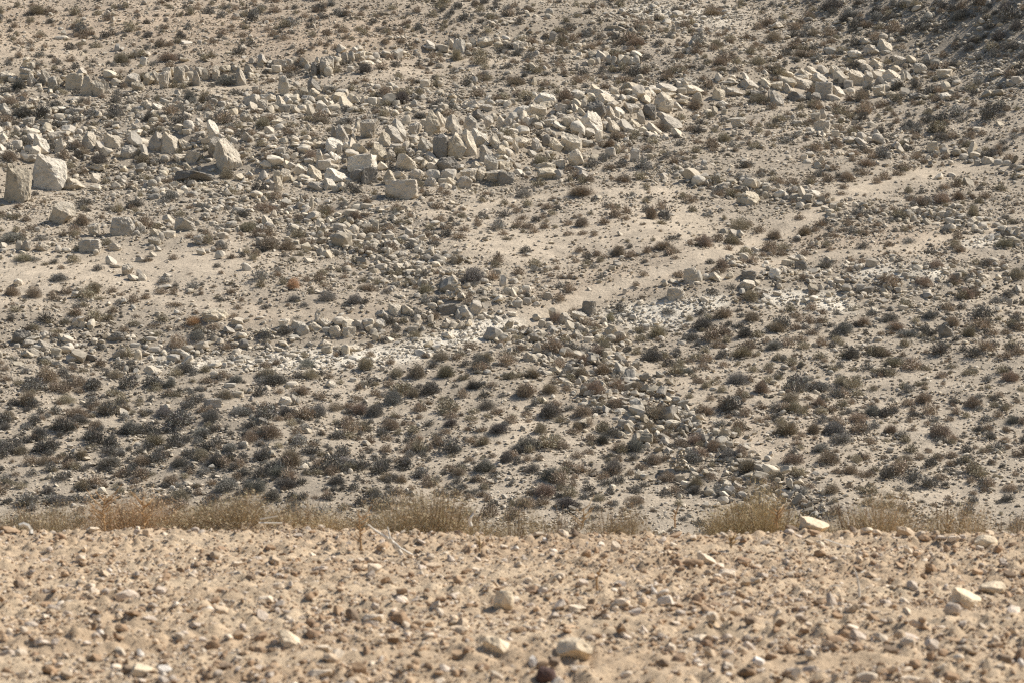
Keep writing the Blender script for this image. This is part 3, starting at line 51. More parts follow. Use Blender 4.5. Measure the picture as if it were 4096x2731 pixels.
# loose stones of the foreground strip: same columns (+w white, +m maroon)
STONES = {
(0,3): """850,160,130,40,fp 100,160,200,60,b 1340,190,60,60,c 1250,180,60,50,f 170,660,100,70,bd 590,570,80,60,b 830,680,90,60,b 960,560,100,60,w 1000,535,50,50,bw 740,420,90,70,b 1070,920,120,60,bd 1110,1070,130,80,b 2170,480,120,50,fp 2000,410,110,50,b 2300,590,90,60,bd 2040,710,100,50,b 1480,710,120,60,b 910,1110,70,70,bw 380,1200,140,60,b 210,1080,80,60,b 200,1260,120,60,w 1290,1290,80,70,bw 1520,1450,130,90,bw 1320,1460,250,120,b 1180,1440,120,70,bd 2200,1350,110,70,b 2060,1420,150,60,fd 820,1340,80,60,b 380,1340,80,50,b 40,1150,100,70,b 1090,1380,60,60,b 540,1400,80,50,b 2230,1060,70,70,b 1690,1110,90,40,b 1790,1040,120,60,b""",
(1,3): """170,440,120,70,b 140,320,80,50,b 930,510,90,60,bd 960,440,70,40,fp 1040,440,90,60,b 1090,520,140,100,fp 200,680,100,70,rp 90,800,160,60,fp 760,920,140,110,w 880,940,120,110,bd 1070,970,190,60,f 1600,410,80,60,rp 1640,490,140,60,b 1790,420,80,60,b 2020,530,90,50,b 1850,620,90,70,b 1700,800,100,50,f 2270,810,180,170,r 1330,770,90,50,b 320,1160,250,140,bp 1400,1040,120,70,bp 290,975,80,50,bp 750,1300,120,80,wp 680,1340,140,80,b 960,1430,130,110,b 580,1490,220,80,fp 2220,1240,300,170,bp 1870,1310,130,90,b 1440,1420,120,60,b 1740,1430,120,70,b 1160,1190,80,50,b 600,970,60,70,w 1680,910,80,60,b 1100,860,80,60,b 580,1090,90,50,b""",
(2,3): """1800,420,160,110,w 1680,465,170,70,r 950,310,90,90,b 980,270,70,50,b 440,590,100,60,rp 150,630,90,60,rp 660,640,90,60,b 740,590,100,50,b 1310,715,70,60,bw 1010,740,60,50,b 980,810,90,50,r 600,880,160,50,fp 860,960,80,60,b 1750,770,70,70,b 1940,630,70,50,b 2240,630,110,50,fp 2300,580,110,60,b 60,1080,140,60,r 590,1270,350,200,p 310,1500,180,150,rm 400,1370,120,80,bd 200,1370,80,110,bw 1050,1120,120,60,wp 1220,1080,70,90,w 1470,1240,90,80,b 1580,1285,80,40,rp 1820,1290,120,100,b 1760,1170,200,80,wp 1980,1150,100,70,b 2200,990,120,80,bd 1940,970,70,60,b 1990,1290,100,50,r 2270,1370,130,80,bw 1390,1390,100,80,bd 1990,1410,110,70,b 1060,1490,110,60,r 2000,1490,60,40,bw 310,250,60,40,bw 30,330,60,50,bw 580,180,80,60,bd 470,190,100,60,b 250,200,120,40,fp""",
(3,3): """430,110,270,140,w 240,140,150,50,bd 200,180,90,50,b 430,185,120,40,f 910,165,130,60,bp 790,150,80,50,bd 1000,185,90,50,b 1270,170,160,80,b 1450,240,120,60,b 1590,235,100,40,f 1720,245,130,50,f 2010,270,210,110,r 480,290,90,60,b 480,380,110,70,b 610,430,80,50,b 1290,340,90,80,b 1380,365,70,50,b 1650,330,80,60,b 1200,480,100,50,w 1500,510,120,90,b 2190,455,140,60,b 1930,540,110,50,b 2220,570,120,70,bd 940,580,120,60,b 830,520,100,50,b 1440,590,80,60,b 1330,680,110,100,b 2080,700,250,110,r 1840,800,350,180,b 1710,890,150,120,r 580,800,110,110,b 1090,830,110,60,b 360,740,110,40,rp 1250,820,90,60,b 1290,910,110,70,wp 640,950,110,60,b 970,965,120,60,w 1140,1000,90,60,b 310,980,110,60,bd 380,1030,80,50,bp 830,1130,150,100,w 640,1170,200,60,b 1040,1150,130,80,b 1720,1180,110,60,b 1500,1220,140,100,b 2100,1170,80,90,b 1130,1260,130,80,bd 820,1250,100,60,b 1500,1320,80,90,r 1350,1400,120,80,b 1280,1450,110,50,fp 400,1310,110,100,b 230,1250,130,90,b 330,1280,90,60,bd 920,1520,200,90,r 1320,1540,180,70,rp 1700,1510,160,80,b 2140,1420,100,50,fp 2190,1340,160,80,bd 2330,1390,60,90,bw 2270,1090,90,70,b""",
}
import bpy, bmesh, math, numpy as np
rng = np.random.default_rng(11)
sc = bpy.context.scene
COL = sc.collection
F, CX, CY, CAMZ = 12931.0, 2048.0, 1365.5, 1.69     # focal length in photo pixels, optical centre, eye height
R = math.radians

# ------------------------------------------------------------------ noise
def hsh(i, j, s):
    n = (i.astype(np.int64) * 374761393 + j.astype(np.int64) * 668265263 + s * 1274126177) & 0xFFFFFFFF
    n = ((n ^ (n >> 13)) * 1103515245) & 0xFFFFFFFF
    return ((n ^ (n >> 16)) & 0xFFFF) / 65535.0
def vn(x, y, s=0):
    i = np.floor(x).astype(np.int64); j = np.floor(y).astype(np.int64)
    u = x - i; v = y - j; u = u * u * (3 - 2 * u); v = v * v * (3 - 2 * v)
    a = hsh(i, j, s); b = hsh(i + 1, j, s); c = hsh(i, j + 1, s); d = hsh(i + 1, j + 1, s)
    return (a * (1 - u) + b * u) * (1 - v) + (c * (1 - u) + d * u) * v
def vn3(P, s=0):
    k = np.floor(P[:, 2]); w = P[:, 2] - k; w = w * w * (3 - 2 * w)
    a = vn(P[:, 0] + k * 17.3, P[:, 1] - k * 9.1, s); b = vn(P[:, 0] + (k + 1) * 17.3, P[:, 1] - (k + 1) * 9.1, s)
    return a * (1 - w) + b * w
def softplus(t, s): return s * np.logaddexp(0, t / s)
def smooth(t): t = np.clip(t, 0, 1); return t * t * (3 - 2 * t)

# ------------------------------------------------------------------ terrain
K = 0.339
def plane_hit(px, py):
    e = (CY - py) / F
    d = (CAMZ + 3.48 + 88 * K) / (K - e)
    return (px - CX) / F * d, d
def ledge(pts):
    w = [plane_hit(*p) for p in pts]
    return np.array([a for a, _ in w]), np.array([b for _, b in w])
LEDGES = [(ledge([(-300, 340), (0, 330), (300, 340), (700, 310), (950, 300), (1250, 250), (1500, 205), (1900, 165), (2300, 130)]), 0.5, 1.4),
          (ledge([(-300, 800), (0, 740), (300, 690), (700, 640), (1100, 700), (1500, 690), (2000, 690), (2400, 540), (2800, 410), (3300, 320), (3700, 280)]), .8, 3.0),
          (ledge([(-300, 1400), (0, 1390), (700, 1400), (1300, 1380), (2000, 1320), (2600, 1240), (3300, 1210), (3800, 1180), (4300, 1150)]), 0.6, 3.0)]
WAVES = [(rng.uniform(0, 6.28), l * rng.uniform(.8, 1.2), a * .45, rng.uniform(0, 6.28)) for l, a in
         [(11, .16), (9, .14), (7.5, .1), (4.5, .06), (3.6, .05), (3.1, .05), (2.2, .03), (1.7, .025), (1.3, .02), (1.1, .018)]]
def hill(x, y):
    z = -7.0 + K * softplus(y - (88 - 3.52 / K), 2.2)
    for (lx, ly), h, w in LEDGES:
        yc = np.interp(x, lx, ly)
        win = smooth((x - lx[0]) / 4 + 1) * smooth((lx[-1] - x) / 4 + 1)
        t = y - yc
        z = z + win * h * (smooth(t / w) - np.clip((t + 9) / 18, 0, 1))
    s = (x - 18.6) * .947 + (y - 132) * .32
    z = z + np.minimum(.54 * softplus(s, 1.3), 20)
    for th, l, a, ph in WAVES:
        z = z + a * np.sin((x * math.cos(th) + y * math.sin(th)) * 6.283 / l + ph)
    return z
def pick(px, py):
    """first point of the hillside along the ray through each photo pixel"""
    px = np.atleast_1d(np.asarray(px, float)); py = np.atleast_1d(np.asarray(py, float))
    out = np.zeros((len(px), 3)); ts = np.arange(70, 260, .2)
    for a in range(0, len(px), 400):
        dx = ((px[a:a + 400] - CX) / F)[:, None]; dz = ((CY - py[a:a + 400]) / F)[:, None]
        below = hill(dx * ts, ts + 0 * dx) > CAMZ + dz * ts
        i = np.argmax(below, 1); i[i == 0] = 400
        t = ts[i] - .1
        out[a:a + 400] = np.stack([dx[:, 0] * t, t, CAMZ + dz[:, 0] * t], 1)
    return out
def fore(x, y):
    z = .05 * (vn(x * .7, y * .7, 5) - .5) + .035 * (vn(x * 2.1, y * 2.1, 6) - .5)
    crest = 27.9 + 1.0 * (vn(x * .45 + 9, y * 0, 8) - .5) + .9 * (vn(x * 1.6, y * 0, 9) - .5)
    return z - .38 * softplus(y - crest - .5, .22)
def fore_hit(px, py):
    d = CAMZ * F / (np.asarray(py, float) - CY)
    d = np.minimum(d, 29.2)
    return (np.asarray(px, float) - CX) / F * d, d
def project(P):
    return CX + P[:, 0] / P[:, 1] * F, CY - (P[:, 2] - CAMZ) / P[:, 1] * F
def seg_dist(px, py, pts, sy=2.2):
    best = np.full(px.shape, 1e9)
    for (ax, ay), (bx, by) in zip(pts[:-1], pts[1:]):
        dx, dy = bx - ax, (by - ay) * sy
        t = np.clip(((px - ax) * dx + (py - ay) * sy * dy) / (dx * dx + dy * dy + 1e-9), 0, 1)
        best = np.minimum(best, np.hypot(px - ax - t * dx, (py - ay) * sy - t * dy))
    return best
def zone(px, py, items):
    v = np.zeros(px.shape)
    for pts, r, k in items: v = np.maximum(v, k * np.exp(-(seg_dist(px, py, pts) / r) ** 2))
    return v
RUBBLE = [([(0, 420), (600, 480), (1300, 430), (1900, 430)], 230, .8), ([(0, 560), (500, 600), (1100, 640), (1700, 640), (2200, 560), (2500, 480)], 300, .8),
          ([(250, 560), (900, 800), (1300, 900), (1700, 1050), (1850, 1130)], 260, 1.0), ([(300, 1000), (800, 900)], 160, .4), ([(1900, 1130), (2080, 1350), (2400, 1480), (2600, 1620), (2800, 1750), (3000, 1900), (3150, 1990)], 170, .8),
          ([(2700, 690), (3050, 780), (3400, 850), (3700, 860), (3950, 920), (4100, 960)], 110, .9), ([(3250, 500), (3500, 580), (3720, 620)], 130, .8), ([(3700, 600), (4090, 690)], 70, .9),
          ([(2700, 330), (3100, 340), (3600, 290)], 200, .5), ([(1100, 1320), (1500, 1310), (1900, 1250), (2150, 1200)], 110, .9), ([(2050, 1180), (2450, 1310), (2400, 1400)], 140, .9), ([(0, 330), (300, 330), (700, 310), (950, 300), (1250, 270), (1500, 210), (1900, 170), (2400, 150)], 90, .9),
          ([(200, 1380), (700, 1400), (1100, 1400)], 170, .8), ([(3000, 1100), (3500, 1160), (3900, 1100)], 220, .7), ([(3500, 30), (4100, 250)], 420, .6), ([(2000, 200), (2800, 100)], 260, .45)]
PALE = [([(650, 1450), (1100, 1452)], 70, .6), ([(1100, 1450), (1500, 1425), (1750, 1365), (2030, 1308)], 85, .9), ([(1600, 1432), (1800, 1372), (2010, 1308)], 45, 1.1), ([(2450, 1262), (2700, 1232), (2840, 1212)], 70, 1), ([(2560, 1290), (2700, 1290)], 70, .8), ([(3070, 1195), (3230, 1190), (3360, 1225)], 70, .9), ([(3480, 1090), (3720, 1090)], 80, .7), ([(3880, 975), (3980, 960)], 40, .7), ([(2560, 40), (2900, 80)], 90, .5), ([(3900, 290), (4090, 320)], 80, .3)]
PATHS = [([(2080, 1290), (2350, 1190), (2600, 1100), (2850, 1020), (3050, 960), (3200, 880), (3250, 860)], 78, 1.05), ([(2880, 1120), (3150, 1040), (3450, 1000), (3660, 985)], 50, .9), ([(1700, 860), (2000, 810), (2280, 770), (2700, 765)], 36, .8), ([(1430, 320), (1640, 275), (1950, 250)], 60, .7), ([(820, 370), (960, 345)], 50, .7), ([(3230, 860), (3400, 770), (3560, 722), (3760, 690), (4120, 640)], 66, 1), ([(3640, 985), (3900, 930), (4120, 900)], 45, .7),
         ([(1980, 1010), (2300, 970), (2700, 900)], 230, .88), ([(0, 1090), (500, 1080), (850, 1060)], 210, .9), ([(1000, 1240), (1400, 1280)], 80, .7), ([(0, 1190), (500, 1200), (1000, 1250)], 110, .5), ([(1950, 1850), (2080, 1730), (2120, 1600)], 60, .6), ([(2500, 1600), (2900, 1750), (3050, 1850)], 60, .6), ([(3400, 1960), (4100, 2000)], 120, .5), ([(0, 200), (600, 220)], 150, .3), ([(2400, 2000), (2900, 2010)], 70, .5), ([(2440, 1390), (2580, 1470), (2760, 1580), (2950, 1740), (3120, 1860)], 50, .85), ([(2100, 1480), (2230, 1600), (2420, 1760), (2560, 1850)], 40, .4)]
WARM = [([(0, 120), (900, 120), (1500, 170)], 320, .8), ([(2200, 1200), (2700, 1060)], 130, .7), ([(1000, 1260), (1500, 1290)], 130, .6), ([(2500, 1550), (3000, 1800)], 250, .4), ([(3300, 980), (3700, 950)], 150, .6), ([(300, 300), (900, 270)], 120, .5)]
THICK = [([(0, 1780), (500, 1750), (1000, 1820), (1300, 1880)], 480, 1), ([(3500, 60), (4100, 200)], 420, 1), ([(1000, 1800), (2000, 1900)], 450, .35), ([(3000, 1400), (3900, 1300)], 400, .5), ([(3300, 1650), (4000, 1700)], 500, .4), ([(0, 480), (800, 480)], 300, .6), ([(2300, 250), (3300, 250)], 350, .8), ([(1200, 60), (2600, 60)], 200, .5), ([(3700, 480), (4050, 560)], 300, .7), ([(2300, 1500), (2800, 1850)], 200, .4)]

# ------------------------------------------------------------------ materials
def mat(name):
    m = bpy.data.materials.new(name); m.use_nodes = True
    nt = m.node_tree; nt.nodes.clear()
    o = nt.nodes.new('ShaderNodeOutputMaterial'); b = nt.nodes.new('ShaderNodeBsdfPrincipled')
    b.inputs['Roughness'].default_value = .92; b.inputs['Specular IOR Level'].default_value = .25
    nt.links.new(b.outputs[0], o.inputs[0])
    return m, nt, b
def nd(nt, t, **k):
    n = nt.nodes.new(t)
    for a, v in k.items():
        if a.startswith('_'): n.inputs[a[1:].replace('_', ' ')].default_value = v
        else: setattr(n, a, v)
    return n
def noise(nt, vec, scale, detail=6, rough=.6):
    n = nd(nt, 'ShaderNodeTexNoise'); n.inputs['Scale'].default_value = scale; n.inputs['Detail'].default_value = detail; n.inputs['Roughness'].default_value = rough
    nt.links.new(vec, n.inputs['Vector']); return n
def ramp(nt, src, stops):
    r = nd(nt, 'ShaderNodeValToRGB'); e = r.color_ramp.elements
    while len(e) < len(stops): e.new(.5)
    for i, (p, c) in enumerate(stops): e[i].position = p; e[i].color = (c, c, c, 1) if not isinstance(c, tuple) else (*c, 1)
    nt.links.new(src, r.inputs[0]); return r
def mul(nt, a, b, fac=1):
    m = nd(nt, 'ShaderNodeMix', data_type='RGBA', blend_type='MULTIPLY'); m.inputs[0].default_value = fac
    nt.links.new(a, m.inputs[6]); nt.links.new(b, m.inputs[7]); return m.outputs[2]
def bump(nt, bsdf, h, dist, strength=1):
    b = nd(nt, 'ShaderNodeBump'); b.inputs['Strength'].default_value = strength; b.inputs['Distance'].default_value = dist
    nt.links.new(h, b.inputs['Height']); nt.links.new(b.outputs[0], bsdf.inputs['Normal']); return b
def ground_mat(name, s1, s2, bd):
    m, nt, b = mat(name)
    pos = nd(nt, 'ShaderNodeNewGeometry').outputs['Position']
    at = nd(nt, 'ShaderNodeAttribute', attribute_name='col').outputs['Color']
    n1 = noise(nt, pos, s1, 8, .65); n2 = noise(nt, pos, s2, 5, .7)
    c = mul(nt, at, ramp(nt, n1.outputs[0], [(.3, .72), (.5, 1.0), (.72, 1.2)]).outputs[0])
    c = mul(nt, c, ramp(nt, n2.outputs[0], [(.32, .62), (.45, .95), (.62, 1.05), (.75, 1.35)]).outputs[0])
    nt.links.new(c, b.inputs['Base Color']); bump(nt, b, n2.outputs[0], bd)
    return m
def rock_mat(name, sc1, bd, obj=True):
    m, nt, b = mat(name)
    pos = nd(nt, 'ShaderNodeNewGeometry').outputs['Position']
    at = nd(nt, 'ShaderNodeAttribute', attribute_name='col').outputs['Color']
    oc = nd(nt, 'ShaderNodeObjectInfo').outputs['Color']
    n1 = noise(nt, pos, sc1, 7, .62); n2 = noise(nt, pos, sc1 * 5, 5, .65)
    c = mul(nt, at, oc)
    grey = nd(nt, 'ShaderNodeMix', data_type='RGBA')
    r1 = ramp(nt, n1.outputs[0], [(.47, 0.0), (.62, .75)])
    nt.links.new(r1.outputs[0], grey.inputs[0]); nt.links.new(c, grey.inputs[6])
    nt.links.new(mul(nt, c, ramp(nt, n2.outputs[0], [(.2, (.60, .60, .60)), (.8, (.82, .81, .79))]).outputs[0]), grey.inputs[7])
    c = mul(nt, grey.outputs[2], ramp(nt, n2.outputs[0], [(.28, .72), (.45, .97), (.7, 1.06)]).outputs[0])
    nt.links.new(c, b.inputs['Base Color'])
    if bd:
        mx = nd(nt, 'ShaderNodeMath', operation='MULTIPLY_ADD'); mx.inputs[1].default_value = .4
        nt.links.new(n2.outputs[0], mx.inputs[0]); nt.links.new(n1.outputs[0], mx.inputs[2])
        bump(nt, b, mx.outputs[0], bd)
    return m
def plant_mat(name):
    m, nt, b = mat(name)
    at = nd(nt, 'ShaderNodeAttribute', attribute_name='col').outputs['Color']
    oc = nd(nt, 'ShaderNodeObjectInfo').outputs['Color']
    nt.links.new(mul(nt, at, oc), b.inputs['Base Color'])
    b.inputs['Specular IOR Level'].default_value = .1
    return m
M_HILL = ground_mat('hillside soil', 1.6, 9, .05)
M_FORE = ground_mat('stony soil', 5, 48, .012)
M_ROCK = rock_mat('limestone', 2.2, .14)
M_STONE = rock_mat('loose limestone', 14, .012)
M_PEB = rock_mat('gravel', 9, 0)
M_PLANT = plant_mat('dry shrub')
M_WOOD, _nt, _b = mat('bleached wood'); 
_n = noise(_nt, nd(_nt, 'ShaderNodeNewGeometry').outputs['Position'], 60)
_nt.links.new(mul(_nt, nd(_nt, 'ShaderNodeObjectInfo').outputs['Color'], ramp(_nt, _n.outputs[0], [(.3, .7), (.6, 1.05)]).outputs[0]), _b.inputs['Base Color'])

# ------------------------------------------------------------------ mesh helpers
def mesh(name, V, T, m, C=None, smooth_=False):
    me = bpy.data.meshes.new(name)
    V = np.ascontiguousarray(V, np.float32); T = np.ascontiguousarray(T, np.int32)
    k = T.shape[1]
    me.vertices.add(len(V)); me.loops.add(T.size); me.polygons.add(len(T))
    me.vertices.foreach_set('co', V.ravel()); me.loops.foreach_set('vertex_index', T.ravel())
    me.polygons.foreach_set('loop_start', np.arange(0, T.size, k, dtype=np.int32))
    me.polygons.foreach_set('use_smooth', np.full(len(T), smooth_))
    if C is None: C = np.ones((len(V), 3))
    a = me.attributes.new('col', 'FLOAT_COLOR', 'POINT')
    a.data.foreach_set('color', np.ascontiguousarray(np.concatenate([C, np.ones((len(V), 1))], 1), np.float32).ravel())
    me.materials.append(m); me.update(calc_edges=True)
    return me
def link(name, data, parent=None, **p):
    o = bpy.data.objects.new(name, data); COL.objects.link(o)
    if parent: o.parent = parent
    for k, v in p.items(): o[k] = v
    return o
def grid(xs, ys, zf):
    X, Y = np.meshgrid(xs, ys); Z = zf(X.ravel(), Y.ravel())
    V = np.stack([X.ravel(), Y.ravel(), Z], 1); n = len(xs)
    i = (np.arange(len(ys) - 1)[:, None] * n + np.arange(n - 1)[None]).ravel()
    return V, np.stack([i, i + 1, i + n + 1, i + n], 1)
def ico(sub):
    bm = bmesh.new(); bmesh.ops.create_icosphere(bm, subdivisions=sub, radius=1)
    V = np.array([v.co for v in bm.verts]); T = np.array([[v.index for v in f.verts] for f in bm.faces]); bm.free()
    return V, T
ICO = {s: ico(s) for s in (1, 2, 3, 4, 5)}
def rock(seed, kind, sub=4, rough=.075):
    r = np.random.default_rng(seed); V0, T = ICO[sub]; V = V0.copy()
    box = {'b': .55, 'c': .93, 'f': .6, 'r': .2, 'w': .7, 'p': .5}[kind]
    V = V * ((1 - box) + box / np.abs(V).max(1, keepdims=True) * .78)
    n, lo, hi = {'b': (10, .42, .74), 'c': (5, .75, .98), 'f': (9, .45, .8), 'r': (7, .68, .88), 'w': (7, .5, .8), 'p': (9, .42, .72)}[kind]
    P = r.normal(size=(n, 3)); P /= np.linalg.norm(P, axis=1, keepdims=True); D = r.uniform(lo, hi, n)
    if kind == 'w':
        q = np.array([.6 + r.uniform(-.1, .1), -.38 + r.uniform(-.15, .1), .68]); P = np.vstack([P, q / np.linalg.norm(q)]); D = np.append(D, r.uniform(.12, .3))
        q = np.array([-.75, -.55, .15]); P = np.vstack([P, q / np.linalg.norm(q)]); D = np.append(D, r.uniform(.45, .6))
    if kind == 'f': P = np.vstack([P, [.06, -.12, .98]]); D = np.append(D, .55)
    if kind == 'b': q = np.array([.5, -.35, .75]) + r.normal(size=3) * .15; P = np.vstack([P, q / np.linalg.norm(q)]); D = np.append(D, r.uniform(.4, .6))
    if kind == 'p':
        t = 1 - .42 * (V[:, 2] + 1) / 2; V[:, 0] = V[:, 0] * t + .1 * r.normal() * V[:, 2]; V[:, 1] *= t
    for p, d in zip(P, D):
        q = V @ p - d; V -= np.maximum(q, 0)[:, None] * p
    L = np.linalg.norm(V, axis=1, keepdims=True); N = V / np.maximum(L, 1e-6)
    o = r.uniform(0, 90, 3)
    h = (vn3(V * 2.2 + o, seed) - .5) * 2.2 + (vn3(V * 5 + o, seed + 1) - .5) * 1.3 + (vn3(V * 11 + o, seed + 2) - .5) * .8
    cr = np.abs(vn3(V * np.array([2.6, 2.6, 1.4]) + o + 40, seed + 3) - .5); h -= 1.5 * np.exp(-(cr / .022) ** 2) * (sub >= 4)   # cracks
    V = V + N * (h * rough)[:, None]
    lo_, hi_ = V.min(0), V.max(0)
    V = (V - (lo_ + hi_) / 2) / (hi_ - lo_); V[:, 2] += .5
    return V, T
def euler(a, b, c):
    ca, sa, cb, sb, cc, s_ = np.cos(a), np.sin(a), np.cos(b), np.sin(b), np.cos(c), np.sin(c)
    return np.array([[cb * cc, sa * sb * cc - ca * s_, ca * sb * cc + sa * s_], [cb * s_, sa * sb * s_ + ca * cc, ca * sb * s_ - sa * cc], [-sb, sa * cb, ca * cb]])
def batch(templates, pos, dims, cols, tilt=.35, rz=None, seed=0, sink=.25):
    """many small pieces as one vertex / face / colour array"""
    r = np.random.default_rng(seed); n = len(pos); which = r.integers(0, len(templates), n); Vs, Ts, Cs = [], [], []; off = 0
    for k, (tv, tt, tc) in enumerate(templates):
        ids = np.nonzero(which == k)[0]
        if not len(ids): continue
        a = r.normal(0, tilt, len(ids)); b = r.normal(0, tilt, len(ids)); c = r.uniform(0, 6.283, len(ids)) if rz is None else r.normal(0, rz, len(ids))
        Rm = np.moveaxis(euler(a, b, c), 2, 0)
        v = tv[None] * dims[ids][:, None, :]
        v = np.einsum('nij,nkj->nki', Rm, v) + pos[ids][:, None, :]
        v[:, :, 2] -= sink * dims[ids][:, 2][:, None]
        Vs.append(v.reshape(-1, 3)); Cs.append((cols[ids][:, None, :] * tc[None]).reshape(-1, 3))
        Ts.append((tt[None] + (off + np.arange(len(ids)) * len(tv))[:, None, None]).reshape(-1, 3)); off += len(ids) * len(tv)
    return np.concatenate(Vs), np.concatenate(Ts), np.concatenate(Cs)

# ------------------------------------------------------------------ the two ground sheets
C_TAN = np.array([.40, .333, .25]); C_WARM = np.array([.425, .325, .228]); C_PALE = np.array([.74, .66, .53]); C_PATH = np.array([.50, .412, .305]); C_GREY = np.array([.34, .285, .215])
xs = np.concatenate([np.arange(-150, -34, 4), np.arange(-34, 34, .22), np.arange(34, 151, 4)])
ys = np.concatenate([np.arange(33.5, 76, 1.5), np.arange(76, 165, .24), np.arange(165, 420, 4)])
V, T = grid(xs, ys, hill)
V[:, 2] += .05 * (vn(V[:, 0] * 1.9, V[:, 1] * 1.9, 3) - .5) + .05 * (vn(V[:, 0] * 4.1, V[:, 1] * 4.1, 4) - .5)
px, py = project(V)
def hill_colour(px, py, x, y):
    c = C_TAN * np.ones((len(px), 1))
    for col, z in ((C_WARM, WARM), (C_GREY, RUBBLE), (C_PATH, PATHS), (C_PALE, PALE)):
        w = zone(px, py, z)
        if z is RUBBLE: w = w * .55
        if z is PALE: w = smooth(w * 1.25 * (.45 + 1.1 * vn(x * 1.3, y * .9, 21)))
        c = c * (1 - w[:, None]) + col * w[:, None]
    return c * (.86 + .28 * vn(x * .22, y * .22, 15))[:, None]
C = hill_colour(px, py, V[:, 0], V[:, 1])
link('hillside', mesh('hillside', V, T, M_HILL, C, True), kind='structure', label='stony tan hillside rising across the valley')
xs = np.concatenate([np.arange(-60, -5.4, 1.2), np.arange(-5.4, 5.4, .021), np.arange(5.4, 61, 1.2)])
ys = np.concatenate([np.arange(-25, 14, 1.0), np.arange(14, 15.3, .1), np.arange(15.3, 29.9, .024), np.arange(29.9, 40, .15)])
def clods(x, y):
    ph = np.sin(y * 6.28 / .8 + 2 * vn(x * .35, y * .3, 30)); rows = .036 * ph * (.3 + vn(x * .5, y * .5, 33))
    h = .8 * (.02 * np.maximum(vn(x * 5, y * 5, 31) - .45, 0) + .085 * np.maximum(vn(x * 13, y * 13, 32) - .45, 0) + .045 * vn(x * 27, y * 27, 35))
    return rows + h * (.3 + .95 * vn(x * .9, y * 1.4, 34)) * np.clip(.8 + .6 * ph, .12, 2) - .016
def fore_pick(px, py):
    t = np.arange(15.2, 29.6, .012); dx, dz = (px - CX) / F, (CY - py) / F
    hit = (fore(dx * t, t) + clods(dx * t, t)) > CAMZ + dz * t
    i = int(np.argmax(hit)) if hit.any() else 1070
    return dx * t[i], t[i], CAMZ + dz * t[i]
V, T = grid(xs, ys, lambda x, y: fore(x, y) + clods(x, y) * (y > 13) * (np.abs(x) < 6))
w = vn(V[:, 0] * .8, V[:, 1] * 1.2, 41)[:, None]
C = np.array([.55, .425, .285]) * w + np.array([.44, .32, .205]) * (1 - w)
link('ground', mesh('ground', V, T, M_FORE, C, True), kind='structure', label='stony orange-tan ground in the foreground')

# ------------------------------------------------------------------ colours of rocks and shrubs
ROCKC = [(.71, .615, .475), (.75, .65, .505), (.65, .565, .445), (.60, .53, .43), (.69, .59, .44), (.66, .59, .48)]
def rock_col(flag, r):
    c = np.array(ROCKC[r.integers(len(ROCKC))]) * r.uniform(.88, 1.08)
    if flag == 'd': c = np.array([.33, .295, .245]) * r.uniform(.85, 1.1)
    if flag == 'p': c = np.array([.84, .75, .61]) * r.uniform(.95, 1.08)
    if flag == 'w': c = np.array([.80, .76, .74])
    if flag == 'm': c = np.array([.085, .045, .045])
    return c
SHRUBC = {'n': (.335, .272, .205), 'o': (.330, .288, .210), 'g': (.275, .260, .230), 'd': (.190, .176, .152), 'r': (.52, .36, .22)}
def tile_items(D):
    out = []
    for (c, r), s in D.items():
        oy = {0: 0, 1: 683, 2: 1366, 3: 2048}[r]
        for t in s.split():
            x, y, w, h, k = t.split(',')
            out.append((c * 1024 + float(x) / 2.2959, oy + float(y) / 2.2959, float(w) / 2.2959, float(h) / 2.2959, k))
    return out
rocks, shrubs, stones = tile_items(ROCKS), tile_items(SHRUBS), tile_items(STONES)
rocks = [(*t[:4], t[4].replace('p', 'b', 1) if t[1] < 345 and t[0] < 1120 and t[4][0] == 'p' and i % 3 else t[4]) for i, t in enumerate(rocks)]
rocks.sort(key=lambda t: -t[2] * t[3]); shrubs.sort(key=lambda t: -t[2] * t[3]); stones.sort(key=lambda t: -t[2] * t[3])
named = []        # (object, photo x, photo y, look words, noun)

# ------------------------------------------------------------------ boulders
TPL = {k: [mesh('boulder_' + k, *rock(100 * i + 7 * j + 3, k, 4), M_ROCK) for j in range(9)] for i, k in enumerate('bcfrwp')}
SHAPE = {'b': 'blocky', 'c': 'squared', 'f': 'flat', 'r': 'rounded', 'w': 'tilted', 'p': 'pointed'}
def rock_place(items):
    base = pick([t[0] for t in items], [t[1] + t[3] / 2 for t in items])
    out = []
    for t, p in zip(items, base):
        k = t[4][0]; s = p[1] / F; w, h = t[2] * s, t[3] * s
        d = w * {'f': .9, 'c': .7, 'p': .8}.get(k, .75)
        m = 1.2 if k in 'wp' else 1.12
        out.append((p[0], p[1] + d * .42, p[2] - .14 * h, w * m, d, h * (1.16 + .6 * (m - 1))))
    return out
NB = 300
for t, g in zip(rocks[:NB], rock_place(rocks[:NB])):
    k, fl = t[4][0], t[4][1:]
    o = link('boulder', TPL[k][rng.integers(9)], category='boulder', group='boulders and larger rocks on the hillside')
    o.location = g[:3]; o.scale = g[3:]
    o.rotation_euler = (rng.normal(0, .05), rng.normal(0, .06), rng.normal(0, .22) + (math.pi if k in 'cr' and rng.random() < .5 else 0))
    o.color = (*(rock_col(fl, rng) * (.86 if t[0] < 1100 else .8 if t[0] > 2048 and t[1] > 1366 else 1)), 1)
    size = 'huge' if t[2] * t[3] > 6000 else 'large' if t[2] * t[3] > 3000 else 'medium' if t[2] * t[3] > 1600 else 'small'
    tone = {'d': 'dark', 'p': 'pale'}.get(fl, 'cream')
    named.append((o, t[0], t[1], f"{size} {tone} {SHAPE[k]}", 'rock'))

